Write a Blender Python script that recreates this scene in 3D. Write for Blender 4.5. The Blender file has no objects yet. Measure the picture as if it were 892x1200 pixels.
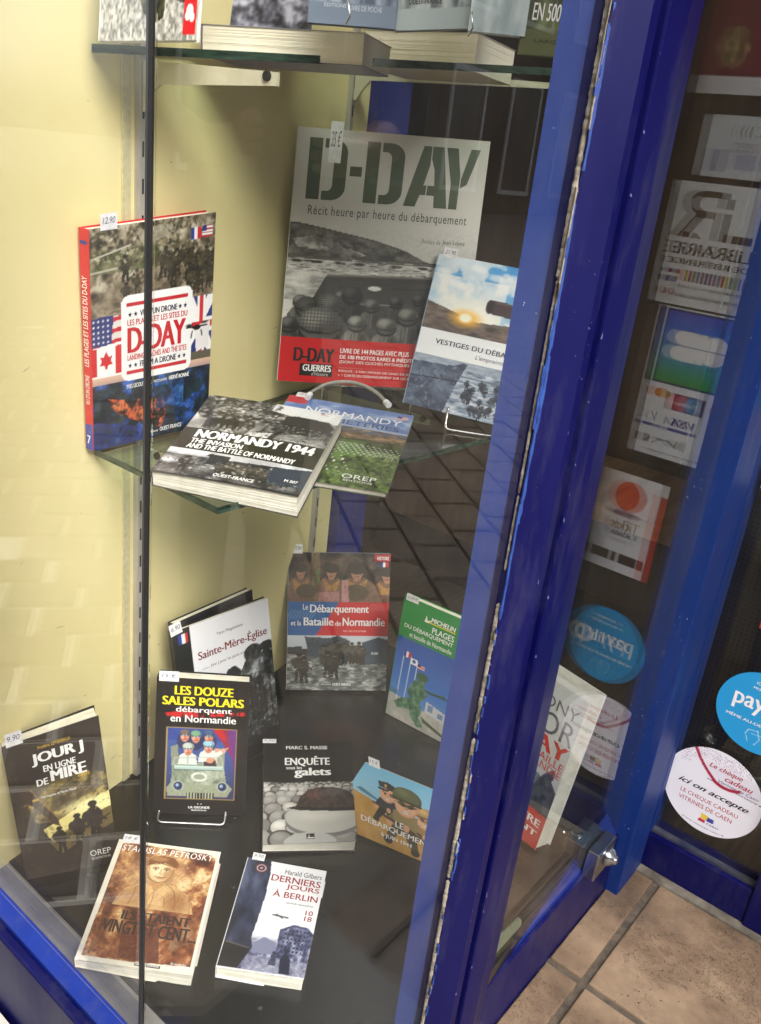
import bpy, bmesh, math, random
import numpy as np
from mathutils import Vector, Matrix
from math import radians, sin, cos, pi, sqrt, atan2

SC = bpy.context.scene
# ------------------------------------------------------------------ camera, sky, sun, exposure
F_PX, CX, CY = 1024.2, 446.0, 600.0          # focal length in photograph pixels (892 x 1200)
PITCH, ROLL, YAW, EYE = .386185, .118706, .646491, 0.87
def _basis():
    cp, sp, cr, sr = cos(PITCH), sin(PITCH), cos(ROLL), sin(ROLL)
    rz = np.array([[cr, -sr, 0], [sr, cr, 0], [0, 0, 1]])
    dn, fw, rt = rz @ np.array([0, cp, sp]), rz @ np.array([0, -sp, cp]), rz @ np.array([1., 0, 0])
    return np.array([fw*cos(YAW)+rt*sin(YAW), fw*sin(YAW)-rt*cos(YAW), -dn])
RM = _basis()                                 # world = RM @ (right, down, forward)
cam_data = bpy.data.cameras.new('camera'); cam = bpy.data.objects.new('camera', cam_data)
SC.collection.objects.link(cam)
cam_data.sensor_fit = 'VERTICAL'; cam_data.sensor_height = 24.0; cam_data.lens = F_PX/1200*24
cam_data.clip_start = .01; cam_data.clip_end = 500
m4 = Matrix.Identity(4)
for i in range(3):
    m4[i][0] = RM[i][0]; m4[i][1] = -RM[i][1]; m4[i][2] = -RM[i][2]
m4[2][3] = EYE
cam.matrix_world = m4
SC.camera = cam
SUN_EL, SUN_DIR = radians(41), (-.58, -.815)   # the sun stands high over the street, veiled
world = bpy.data.worlds.new('World'); SC.world = world; world.use_nodes = True
wn = world.node_tree.nodes; wl = world.node_tree.links
sky = wn.new('ShaderNodeTexSky'); sky.sky_type = 'NISHITA'; sky.sun_disc = False
sky.sun_elevation = SUN_EL; sky.sun_rotation = atan2(SUN_DIR[0], SUN_DIR[1]); sky.air_density = 1.0; sky.dust_density = 3.0
mixw = wn.new('ShaderNodeMix'); mixw.data_type = 'RGBA'; mixw.inputs[0].default_value = .62
hsw = wn.new('ShaderNodeHueSaturation'); hsw.inputs['Saturation'].default_value = .35
wl.new(sky.outputs[0], hsw.inputs['Color'])
wl.new(hsw.outputs[0], wn['Background'].inputs['Color'])
wn.remove(mixw)
wn['Background'].inputs['Strength'].default_value = .15
sun_d = bpy.data.lights.new('sun', 'SUN'); sun_d.energy = 2.0; sun_d.angle = radians(50); sun_d.color = (1, .97, .93)
sun = bpy.data.objects.new('sun', sun_d); SC.collection.objects.link(sun)
sv = Vector((SUN_DIR[0]*cos(SUN_EL), SUN_DIR[1]*cos(SUN_EL), sin(SUN_EL)))
sun.rotation_euler = sv.to_track_quat('Z', 'Y').to_euler(); sun.location = sv*12
SC.view_settings.view_transform = 'Standard'; SC.view_settings.look = 'None'
SC.view_settings.exposure = 1.78; SC.view_settings.gamma = 1
SC.cycles.max_bounces = 10; SC.cycles.transparent_max_bounces = 24; SC.cycles.glossy_bounces = 5
SC.cycles.sample_clamp_indirect = 6

# ------------------------------------------------------------------ helpers
COL = SC.collection
def ray(px, py): return RM @ np.array([(px-CX)/F_PX, (py-CY)/F_PX, 1.0])
def hit(px, py, n, d):
    r = ray(px, py); n = np.array(n, float); o = np.array([0, 0, EYE]); return o + r*((d-n@o)/(n@r))
def hz(px, py, z): return hit(px, py, (0, 0, 1), z)
def lin(c):
    c = np.asarray(c, float)/255.0
    return np.where(c <= .04045, c/12.92, ((c+.055)/1.055)**2.4)
def rgb(*c): return tuple(float(v) for v in lin(c))+(1.0,)
def mesh_obj(name, verts, faces, mat, parent=None, smooth=False):
    me = bpy.data.meshes.new(name); me.from_pydata([tuple(map(float, v)) for v in verts], [], faces); me.update()
    if smooth: me.polygons.foreach_set('use_smooth', [True]*len(me.polygons))
    if mat: me.materials.append(mat)
    o = bpy.data.objects.new(name, me); COL.objects.link(o)
    if parent:
        o.parent = parent
        o.matrix_parent_inverse = Matrix.Translation(-parent.location)
    return o
class MB:
    def __init__(s): s.v = []; s.f = []
    def add(s, v, f):
        k = len(s.v); s.v += [tuple(map(float, p)) for p in v]; s.f += [tuple(i+k for i in q) for q in f]; return s
    def hexa(s, p):   # 8 points: bottom ring 0-3, top ring 4-7
        return s.add(p, [(3,2,1,0), (4,5,6,7), (0,1,5,4), (1,2,6,5), (2,3,7,6), (3,0,4,7)])
    def box(s, x0, x1, y0, y1, z0, z1):
        return s.hexa([(x0,y0,z0),(x1,y0,z0),(x1,y1,z0),(x0,y1,z0),(x0,y0,z1),(x1,y0,z1),(x1,y1,z1),(x0,y1,z1)])
    def prism(s, poly, z0, z1):   # poly ccw in XY
        n = len(poly)
        v = [(x,y,z0) for x,y in poly]+[(x,y,z1) for x,y in poly]
        return s.add(v, [tuple(range(n-1,-1,-1)), tuple(range(n,2*n))]+[(i,(i+1)%n,(i+1)%n+n,i+n) for i in range(n)])
    def obox(s, c, ax, hx, hy, z0, z1):   # box turned by angle ax about z
        ca, sa = cos(ax), sin(ax)
        P = [(c[0]+ca*i*hx-sa*j*hy, c[1]+sa*i*hx+ca*j*hy) for i, j in ((-1,-1),(1,-1),(1,1),(-1,1))]
        return s.prism(P, z0, z1)
    def tube(s, pts, r, n=8, caps=True):
        pts = [Vector(p) for p in pts]; k = len(s.v); m = len(pts); rr = r if hasattr(r, '__len__') else [r]*m
        up = None
        for i, p in enumerate(pts):
            t = (pts[min(i+1, m-1)]-pts[max(i-1, 0)]).normalized()
            if up is None: up = t.orthogonal().normalized()
            a = (up - t*up.dot(t))
            a = a.normalized() if a.length > 1e-6 else t.orthogonal().normalized()
            up = a; b = t.cross(a)
            s.v += [tuple(p+(a*cos(2*pi*j/n)+b*sin(2*pi*j/n))*rr[i]) for j in range(n)]
        for i in range(m-1):
            for j in range(n):
                s.f.append((k+i*n+j, k+i*n+(j+1)%n, k+(i+1)*n+(j+1)%n, k+(i+1)*n+j))
        if caps: s.f += [tuple(k+j for j in range(n-1,-1,-1)), tuple(k+(m-1)*n+j for j in range(n))]
        return s
    def lathe(s, c, axis, prof, n=24):
        ax = Vector(axis).normalized(); a = ax.orthogonal().normalized(); b = ax.cross(a); k = len(s.v)
        for (t, r) in prof:
            s.v += [tuple(Vector(c)+ax*t+(a*cos(2*pi*j/n)+b*sin(2*pi*j/n))*r) for j in range(n)]
        for i in range(len(prof)-1):
            for j in range(n): s.f.append((k+i*n+j, k+i*n+(j+1)%n, k+(i+1)*n+(j+1)%n, k+(i+1)*n+j))
        s.f += [tuple(k+j for j in range(n-1,-1,-1)), tuple(k+(len(prof)-1)*n+j for j in range(n))]
        return s
    def build(s, name, mat, parent=None, smooth=False, bevel=0):
        o = mesh_obj(name, s.v, s.f, mat, parent, smooth)
        bm = bmesh.new(); bm.from_mesh(o.data); bmesh.ops.recalc_face_normals(bm, faces=bm.faces)
        if bevel: bmesh.ops.bevel(bm, geom=bm.edges[:], offset=bevel, segments=2, affect='EDGES', profile=.6)
        bm.to_mesh(o.data); bm.free()
        return o
def arc_pts(pts, rad, seg=5):      # polyline with rounded inner corners
    pts = [Vector(p) for p in pts]; out = [pts[0]]
    for i in range(1, len(pts)-1):
        a = (pts[i-1]-pts[i]); b = (pts[i+1]-pts[i]); r = min(rad, a.length*.45, b.length*.45)
        p0 = pts[i]+a.normalized()*r; p1 = pts[i]+b.normalized()*r
        for k in range(seg+1):
            t = k/seg; out.append(p0*(1-t)**2+pts[i]*2*t*(1-t)+p1*t*t)
    return out+[pts[-1]]
def thing(name, label, cat, loc=(0,0,0), group=None):
    o = bpy.data.objects.new(name, None); COL.objects.link(o); o.location = loc; o.empty_display_size = .02
    o['label'] = label; o['category'] = cat
    if group: o['group'] = group
    return o
def tag(o, label, cat, group=None):
    o['label'] = label; o['category'] = cat
    if group: o['group'] = group
    return o
def struct(o): o['kind'] = 'structure'; return o

# ------------------------------------------------------------------ materials
def newmat(name):
    m = bpy.data.materials.new(name); m.use_nodes = True; n = m.node_tree.nodes; return m, n, m.node_tree.links, n['Principled BSDF']
def tex_noise(n, l, scale, detail=5, rough=.6, vec=None, dist=0):
    t = n.new('ShaderNodeTexNoise'); t.inputs['Scale'].default_value = scale; t.inputs['Detail'].default_value = detail
    t.inputs['Roughness'].default_value = rough; t.inputs['Distortion'].default_value = dist
    if vec is not None: l.new(vec, t.inputs['Vector'])
    return t
def ramp(n, l, src, stops):
    r = n.new('ShaderNodeValToRGB'); e = r.color_ramp.elements
    while len(e) < len(stops): e.new(.5)
    for i, (p, c) in enumerate(stops): e[i].position = p; e[i].color = c
    l.new(src, r.inputs[0]); return r
def coords(n, scale=None):
    tc = n.new('ShaderNodeTexCoord'); return tc.outputs['Object']
def mapped(n, l, sc):
    mp = n.new('ShaderNodeMapping'); mp.inputs['Scale'].default_value = sc; l.new(coords(n), mp.inputs['Vector']); return mp.outputs[0]
def bump(n, l, b, src, strength, dist=.001):
    bp = n.new('ShaderNodeBump'); bp.inputs['Strength'].default_value = strength; bp.inputs['Distance'].default_value = dist
    l.new(src, bp.inputs['Height']); l.new(bp.outputs[0], b.inputs['Normal'])
def mat_noise(name, c1, c2, scale=20, rough=.6, metal=0, bmp=.2, dist=.001, lo=.35, hi=.65, sc=(1,1,1), spec=.5, detail=5):
    m, n, l, b = newmat(name); v = mapped(n, l, sc); t = tex_noise(n, l, scale, detail, vec=v)
    r = ramp(n, l, t.outputs[0], [(lo, c1), (hi, c2)]); l.new(r.outputs[0], b.inputs['Base Color'])
    b.inputs['Roughness'].default_value = rough; b.inputs['Metallic'].default_value = metal; b.inputs['Specular IOR Level'].default_value = spec
    if bmp: bump(n, l, b, t.outputs[0], bmp, dist)
    return m
def mat_paint(name, base, worn, speck=(.55,.6,.75,1), rough=.34, dens=.785, streak=1.0):
    m, n, l, b = newmat(name)
    big = tex_noise(n, l, 9, 6, .7, vec=mapped(n, l, (1,1,.35)))
    r = ramp(n, l, big.outputs[0], [(.35, base), (.75, worn)])
    fine = tex_noise(n, l, 420, 2, .5, vec=mapped(n, l, (1,1,.6)))
    patch = tex_noise(n, l, 14, 3, .5, vec=coords(n))
    mul = n.new('ShaderNodeMath'); mul.operation = 'MULTIPLY_ADD'; mul.inputs[1].default_value = .35; l.new(patch.outputs[0], mul.inputs[0]); l.new(fine.outputs[0], mul.inputs[2])
    rs = ramp(n, l, mul.outputs[0], [(dens+.185, (0,0,0,1)), (dens+.205, (1,1,1,1))])
    mx = n.new('ShaderNodeMix'); mx.data_type = 'RGBA'; l.new(rs.outputs[0], mx.inputs[0]); l.new(r.outputs[0], mx.inputs[6]); mx.inputs[7].default_value = speck
    du = tex_noise(n, l, 26, 6, .75, vec=mapped(n, l, (1,1,.22))); rd = ramp(n, l, du.outputs[0], [(.50, (0,0,0,1)), (.80, (.30,.30,.30,1))])
    m3 = n.new('ShaderNodeMix'); m3.data_type = 'RGBA'; l.new(rd.outputs[0], m3.inputs[0]); l.new(mx.outputs[2], m3.inputs[6]); m3.inputs[7].default_value = (.10,.10,.13,1)
    l.new(m3.outputs[2], b.inputs['Base Color']); b.inputs['Specular IOR Level'].default_value = .22
    rr = ramp(n, l, big.outputs[0], [(.3, (rough,)*3+(1,)), (.8, (rough+.2,)*3+(1,))]); l.new(rr.outputs[0], b.inputs['Roughness'])
    st = tex_noise(n, l, 60, 4, .6, vec=mapped(n, l, (1,1,.08)))
    bump(n, l, b, st.outputs[0], .25*streak, .0012)
    return m
def mat_plain(name, c, rough=.5, metal=0, spec=.5, coat=0):
    m, n, l, b = newmat(name)
    t = tex_noise(n, l, 160, 3, .5, vec=coords(n)); c2 = tuple(min(1, v*1.12) for v in c[:3])+(1,); c1 = tuple(v*.9 for v in c[:3])+(1,)
    r = ramp(n, l, t.outputs[0], [(.3, c1), (.7, c2)]); l.new(r.outputs[0], b.inputs['Base Color'])
    b.inputs['Roughness'].default_value = rough; b.inputs['Metallic'].default_value = metal
    b.inputs['Specular IOR Level'].default_value = spec; b.inputs['Coat Weight'].default_value = coat
    return m
def mat_glass(name, tint, f0=.04, rough=0.0, smear=.0):
    m, n, l, b = newmat(name); n.remove(b); out = n['Material Output']
    g = n.new('ShaderNodeNewGeometry'); dt = n.new('ShaderNodeVectorMath'); dt.operation = 'DOT_PRODUCT'
    l.new(g.outputs['Incoming'], dt.inputs[0]); l.new(g.outputs['Normal'], dt.inputs[1])
    ab = n.new('ShaderNodeMath'); ab.operation = 'ABSOLUTE'; l.new(dt.outputs['Value'], ab.inputs[0])
    om = n.new('ShaderNodeMath'); om.operation = 'SUBTRACT'; om.inputs[0].default_value = 1; l.new(ab.outputs[0], om.inputs[1])
    pw = n.new('ShaderNodeMath'); pw.operation = 'POWER'; pw.inputs[1].default_value = 5; l.new(om.outputs[0], pw.inputs[0])
    ma = n.new('ShaderNodeMath'); ma.operation = 'MULTIPLY_ADD'; ma.inputs[1].default_value = 1-f0; ma.inputs[2].default_value = f0; l.new(pw.outputs[0], ma.inputs[0])
    tr = n.new('ShaderNodeBsdfTransparent'); tr.inputs[0].default_value = tint
    gl = n.new('ShaderNodeBsdfGlossy'); gl.inputs['Roughness'].default_value = rough
    mx = n.new('ShaderNodeMixShader'); l.new(ma.outputs[0], mx.inputs[0]); l.new(tr.outputs[0], mx.inputs[1]); l.new(gl.outputs[0], mx.inputs[2])
    if smear:       # thin uneven film of dust and wiping marks, its white also painting a milky haze
        v1 = tex_noise(n, l, 3.2, 7, .72, vec=mapped(n, l, (1, 1, .45)), dist=1.2); v2 = tex_noise(n, l, 260, 2, .5, vec=coords(n))
        r1 = ramp(n, l, v1.outputs[0], [(.35, (.25,.25,.25,1)), (.72, (1,1,1,1))]); r2 = ramp(n, l, v2.outputs[0], [(.70, (0,0,0,1)), (.76, (1,1,1,1))])
        q1 = n.new('ShaderNodeMath'); q1.operation = 'MULTIPLY'; q1.inputs[1].default_value = smear; l.new(r1.outputs[0], q1.inputs[0])
        q2 = n.new('ShaderNodeMath'); q2.operation = 'MULTIPLY_ADD'; q2.inputs[1].default_value = smear*2.5; l.new(r2.outputs[0], q2.inputs[0]); l.new(q1.outputs[0], q2.inputs[2])
        df = n.new('ShaderNodeBsdfDiffuse'); df.inputs[0].default_value = (.8,.8,.78,1); m5 = n.new('ShaderNodeMixShader'); l.new(q2.outputs[0], m5.inputs[0]); l.new(mx.outputs[0], m5.inputs[1]); l.new(df.outputs[0], m5.inputs[2]); l.new(m5.outputs[0], out.inputs['Surface'])
    else: l.new(mx.outputs[0], out.inputs['Surface'])
    return m
def mat_vcol(name, rough=.3, spec=.5, coat=.0):
    m, n, l, b = newmat(name); a = n.new('ShaderNodeVertexColor'); a.layer_name = 'Print'
    t = tex_noise(n, l, 900, 2, .5, vec=coords(n)); mr = n.new('ShaderNodeMapRange'); mr.inputs[3].default_value = .92; mr.inputs[4].default_value = 1.06
    l.new(t.outputs[0], mr.inputs[0]); mm = n.new('ShaderNodeVectorMath'); mm.operation = 'SCALE'; l.new(a.outputs[0], mm.inputs[0]); l.new(mr.outputs[0], mm.inputs['Scale'])
    l.new(mm.outputs[0], b.inputs['Base Color']); b.inputs['Roughness'].default_value = rough; b.inputs['Specular IOR Level'].default_value = spec
    b.inputs['Coat Weight'].default_value = coat; b.inputs['Coat Roughness'].default_value = .08
    return m
_ink = {}
def ink(c, rough=.35):
    k = tuple(c)
    if k not in _ink:
        m, n, l, b = newmat('ink_%d_%d_%d' % k); b.inputs['Base Color'].default_value = rgb(*c); b.inputs['Roughness'].default_value = rough
        _ink[k] = m
    return _ink[k]
M = {}
M['print'] = mat_vcol('glossy_print', .28, .5, .15)
M['matte_print'] = mat_vcol('matte_print', .5, .4)
M['sticker'] = mat_vcol('sticker_print', .35, .4)
M['paper'] = mat_noise('page_edges', rgb(226,222,208), rgb(238,235,224), 60, .8, bmp=.3, dist=.0003, sc=(1,1,1))
M['cream_paper'] = mat_noise('cream_page_edges', rgb(246,239,220), rgb(251,247,233), 40, .85, bmp=.2, dist=.0003)
M['grey_paper'] = mat_noise('greyish_page_edges', rgb(188,188,178), rgb(208,208,198), 60, .8, bmp=.2, dist=.0003)
M['white'] = mat_plain('white_card', rgb(236,236,238), .5)
M['tagpaper'] = mat_plain('tag_paper', rgb(232,232,236), .6)
M['glass'] = mat_glass('window_glass', (.972,.975,.962,1), smear=.009)
M['shelf_glass'] = mat_glass('shelf_glass', (.86,.92,.87,1))
M['shelf_edge'] = mat_noise('shelf_edge_glass', rgb(22,38,30), rgb(60,84,70), 30, .12, sc=(1,1,6), bmp=0)
M['acrylic'] = mat_glass('clear_plastic', (.88,.9,.9,1), f0=.07)
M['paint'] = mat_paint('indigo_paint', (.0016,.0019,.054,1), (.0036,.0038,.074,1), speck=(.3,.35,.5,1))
M['paint_lit'] = mat_paint('lit_blue_paint', (.006,.022,.20,1), (.010,.034,.26,1), rough=.4)  # sill tops and inner rail: the stronger light there is put into the blue
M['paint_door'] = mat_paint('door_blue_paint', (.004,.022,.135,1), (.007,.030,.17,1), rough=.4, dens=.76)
M['paint_paled'] = mat_paint('paled_inside_paint', (.008,.025,.15,1), (.012,.034,.185,1), rough=.5, dens=.80)  # inner post: the pane's pale reflection is put into its colour
M['oldblue'] = mat_noise('old_light_blue_paint', rgb(24,52,126), rgb(40,78,152), 80, .6)
M['putty'] = mat_noise('window_putty', rgb(92,84,72), rgb(150,142,128), 70, .9, bmp=.8, dist=.002, lo=.36, hi=.60)
M['yellow'] = mat_noise('yellow_board', rgb(232,219,160), rgb(238,226,172), 6, .75, bmp=.12, dist=.0008, lo=.3, hi=.7, spec=.25)
M['steel'] = mat_noise('rail_steel', rgb(168,165,158), rgb(200,197,190), 40, .4, .3, bmp=.1, sc=(1,1,.2))
M['slot'] = mat_plain('rail_slot_dark', (.01,.01,.01,1), .7)
M['bracket'] = mat_noise('cream_bracket', rgb(196,192,168), rgb(212,208,186), 30, .45, bmp=.05)
M['rubber'] = mat_plain('black_seal', (.014,.014,.014,1), .38)
M['chrome'] = mat_noise('satin_chrome', (.34,.36,.39,1), (.5,.52,.55,1), 30, .26, 1, bmp=.05)
M['wire'] = mat_noise('bright_wire', (.55,.55,.55,1), (.7,.7,.7,1), 60, .22, 1, bmp=.02)
M['black_wire'] = mat_plain('black_wire', (.012,.012,.013,1), .3)
M['mat'] = mat_noise('black_vinyl', (.008,.0078,.0075,1), (.013,.012,.0115,1), 8, .25, bmp=.015, dist=.001, spec=.45)
M['ledge'] = mat_noise('grey_ledge', rgb(112,108,102), rgb(140,136,130), 14, .6, bmp=.3)
M['shopwood'] = mat_noise('dark_floor_boards', (.05,.034,.02,1), (.10,.07,.042,1), 16, .45, bmp=.3, sc=(.6,8,1))
M['brown'] = mat_noise('brown_panel', (.11,.062,.032,1), (.17,.10,.055,1), 5, .5, bmp=.15, sc=(3,3,.5))
M['darkbrown'] = mat_noise('dark_brown', (.04,.024,.014,1), (.07,.042,.025,1), 7, .5, bmp=.1, sc=(3,3,.6))
M['lightwood'] = mat_noise('pale_wood', rgb(150,112,70), rgb(186,146,100), 9, .5, bmp=.2, sc=(.5,5,3))
M['grime'] = mat_noise('grimy_bead', (.012,.016,.05,1), (.07,.07,.075,1), 25, .7, bmp=.3)
# ------------------------------------------------------------------ printed pictures: a colour per vertex of a fine grid
def vnoise(h, w, cells, seed, octs=4, gain=.55, asp=1.0):
    rs = np.random.RandomState(seed); out = np.zeros((h, w)); amp = 1; tot = 0; c = cells
    for _ in range(octs):
        gy, gx = max(2, int(c*h/w*asp)+2), max(2, int(c)+2)
        g = rs.rand(gy+1, gx+1); y = np.linspace(0, gy-1e-3, h); x = np.linspace(0, gx-1e-3, w)
        yi, xi = y.astype(int), x.astype(int); fy, fx = (y-yi)[:, None], (x-xi)[None, :]
        fy = fy*fy*(3-2*fy); fx = fx*fx*(3-2*fx)
        v = (g[yi][:, xi]*(1-fy)*(1-fx)+g[yi+1][:, xi]*fy*(1-fx)+g[yi][:, xi+1]*(1-fy)*fx+g[yi+1][:, xi+1]*fy*fx)
        out += v*amp; tot += amp; amp *= gain; c *= 2
        if c > w: break
    return out/tot
class Pic:
    def __init__(s, w, h, bg=(255,255,255)):
        s.w, s.h = w, h; s.a = np.zeros((h, w, 3)); s.a[:] = bg; s.asp = h/w
        s.u, s.v = np.meshgrid((np.arange(w)+.5)/w, (np.arange(h)+.5)/h)
    def put(s, m, c, al=1.0):
        c = np.asarray(c, float); m = (m*al)
        if m.ndim == 2: m = m[..., None]
        s.a = s.a*(1-m)+c*m
    def rect(s, u0, v0, u1, v1, c, al=1): s.put(((s.u >= u0)&(s.u <= u1)&(s.v >= v0)&(s.v <= v1)).astype(float), c, al)
    def grad(s, v0, v1, stops, u0=0, u1=1):
        m = ((s.u >= u0)&(s.u <= u1)&(s.v >= v0)&(s.v <= v1)).astype(float); t = np.clip((s.v-v0)/(v1-v0), 0, 1)
        ts = np.linspace(0, 1, len(stops)); col = np.stack([np.interp(t, ts, [q[i] for q in stops]) for i in range(3)], -1); s.put(m, col)
    def inpoly(s, pts):
        m = np.zeros(s.u.shape, bool); n = len(pts)
        for i in range(n):
            x0, y0 = pts[i]; x1, y1 = pts[(i+1)%n]
            if y0 == y1: continue
            c = ((s.v < y0) != (s.v < y1)); m ^= c & (s.u < (x1-x0)*(s.v-y0)/(y1-y0)+x0)
        return m
    def poly(s, pts, c, al=1): s.put(s.inpoly(pts).astype(float), c, al)
    def ell(s, cu, cv, ru, rv, c, rot=0, al=1, soft=0):
        x, y = s.u-cu, (s.v-cv)*s.asp; rv = rv*s.asp; a = radians(rot); X, Y = x*cos(a)+y*sin(a), -x*sin(a)+y*cos(a)
        d = np.sqrt((X/ru)**2+(Y/rv)**2); e = max(soft, .6/(s.w*min(ru, rv)+.01)); s.put(np.clip((1-d)/e+.5, 0, 1), c, al)
    def line(s, pts, wd, c, al=1):
        wd = wd/2
        for (x0, y0), (x1, y1) in zip(pts, pts[1:]):
            Y0, Y1 = y0*s.asp, y1*s.asp; dx, dy = x1-x0, Y1-Y0; L = dx*dx+dy*dy+1e-9
            t = np.clip(((s.u-x0)*dx+(s.v*s.asp-Y0)*dy)/L, 0, 1); d = np.hypot(s.u-x0-t*dx, s.v*s.asp-Y0-t*dy)
            s.put(np.clip((wd-d)*s.w+.5, 0, 1), c, al)
    def noise(s, u0, v0, u1, v1, cells, seed, stops, al=1, octs=5, asp=1, poly=None, gain=.6):
        t = vnoise(s.h, s.w, cells, seed, octs, gain, asp); m = ((s.u >= u0)&(s.u <= u1)&(s.v >= v0)&(s.v <= v1))
        if poly is not None: m &= s.inpoly(poly)
        if not m.any(): return
        q = t[m]; lo, hi = np.percentile(q, 3), np.percentile(q, 97); t = np.clip((t-lo)/(hi-lo+1e-6), 0, 1)
        ps = [p for p, _ in stops]; col = np.stack([np.interp(t, ps, [c[i] for _, c in stops]) for i in range(3)], -1); s.put(m.astype(float), col, al)
    def grain(s, amp, seed, cells=60, box=(0,0,1,1)):
        t = vnoise(s.h, s.w, cells, seed, 3, .7)-.5; m = ((s.u >= box[0])&(s.u <= box[2])&(s.v >= box[1])&(s.v <= box[3]))
        s.a = s.a*(1+(t*amp*m)[..., None])
    def man(s, u, v, h, c=(60,58,52), helm=(50,52,44), face=(150,120,95), turn=1, pack=True):
        k = s.asp; w = h*k*.30     # a soldier seen at cover scale, height h in v, feet at v
        s.poly([(u-w*.5, v), (u-w*.35, v-h*.5), (u+w*.35, v-h*.5), (u+w*.6, v), (u+w*.2, v), (u, v-h*.35), (u-w*.15, v)], tuple(q*.8 for q in c))
        s.poly([(u-w*.6, v-h*.42), (u-w*.65, v-h*.75), (u-w*.3, v-h*.85), (u+w*.3, v-h*.85), (u+w*.7, v-h*.72), (u+w*.55, v-h*.42)], c)
        if pack: s.ell(u-turn*w*.55, v-h*.66, w*.4, h*.13, tuple(q*1.3 for q in c))
        s.line([(u-turn*w*.2, v-h*.72), (u+turn*w*.9, v-h*.52)], w*.22, tuple(min(255, q*1.25) for q in c))
        s.line([(u+turn*w*.3, v-h*.48), (u+turn*w*1.2, v-h*.62)], w*.09, (25,22,20))
        s.ell(u, v-h*.88, w*.24, h*.07, face); s.ell(u, v-h*.93, w*.36, h*.07, helm)
    def scatter(s, u0, v0, u1, v1, n, seed, cols, r=(.01,.03), el=(.4,1), al=.8, poly=None, ang=None):
        # many small dabs, each painted in its own little window
        rs = np.random.RandomState(seed); w, h = s.w, s.h; cols = np.array(cols, float); pm = s.inpoly(poly) if poly is not None else None
        for _ in range(n):
            u, v = rs.uniform(u0, u1), rs.uniform(v0, v1); x, y = int(u*w), int(v*h)
            if not (0 <= x < w and 0 <= y < h): continue
            if pm is not None and not pm[y, x]: continue
            R = rs.uniform(*r)*w; E = rs.uniform(*el); A = radians(rs.uniform(*ang)) if ang else rs.uniform(0, pi); k = int(R)+2
            x0, x1, y0, y1 = max(0, x-k), min(w, x+k+1), max(0, y-k), min(h, y+k+1); X, Y = np.meshgrid(np.arange(x0, x1)-x, np.arange(y0, y1)-y)
            d = np.hypot((X*cos(A)+Y*sin(A))/R, (-X*sin(A)+Y*cos(A))/(R*E)); m = np.clip((1-d)*R*.8+.3, 0, 1)[..., None]*al*rs.uniform(.5, 1)
            if pm is not None: m = m*pm[y0:y1, x0:x1, None]
            c = cols[rs.randint(len(cols))]*rs.uniform(.85, 1.15); s.a[y0:y1, x0:x1] = s.a[y0:y1, x0:x1]*(1-m)+c*m
    def lin(s): return lin(np.clip(s.a, 0, 255))
def unit(v): v = np.asarray(v, float); return v/np.linalg.norm(v)
class Frame:                       # a printed face: four corners in space, u to the right, v downwards
    def __init__(s, tl, tr, br, bl, curl=0.0, bow=0.0):
        s.c = [np.array(p, float) for p in (tl, tr, br, bl)]; s.n = unit(np.cross(s.c[1]-s.c[0], s.c[0]-s.c[3])); s.curl = curl; s.bow = bow
    def P(s, u, v, off=0.0):
        u, v = np.asarray(u, float)[..., None], np.asarray(v, float)[..., None]; tl, tr, br, bl = s.c
        lift = off+s.curl*np.clip(u, 0, 1)**2.5*(1-.3*v)+s.bow*np.sin(np.clip(u, 0, 1)*pi)
        return (1-v)*((1-u)*tl+u*tr)+v*((1-u)*bl+u*br)+s.n*lift
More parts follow.
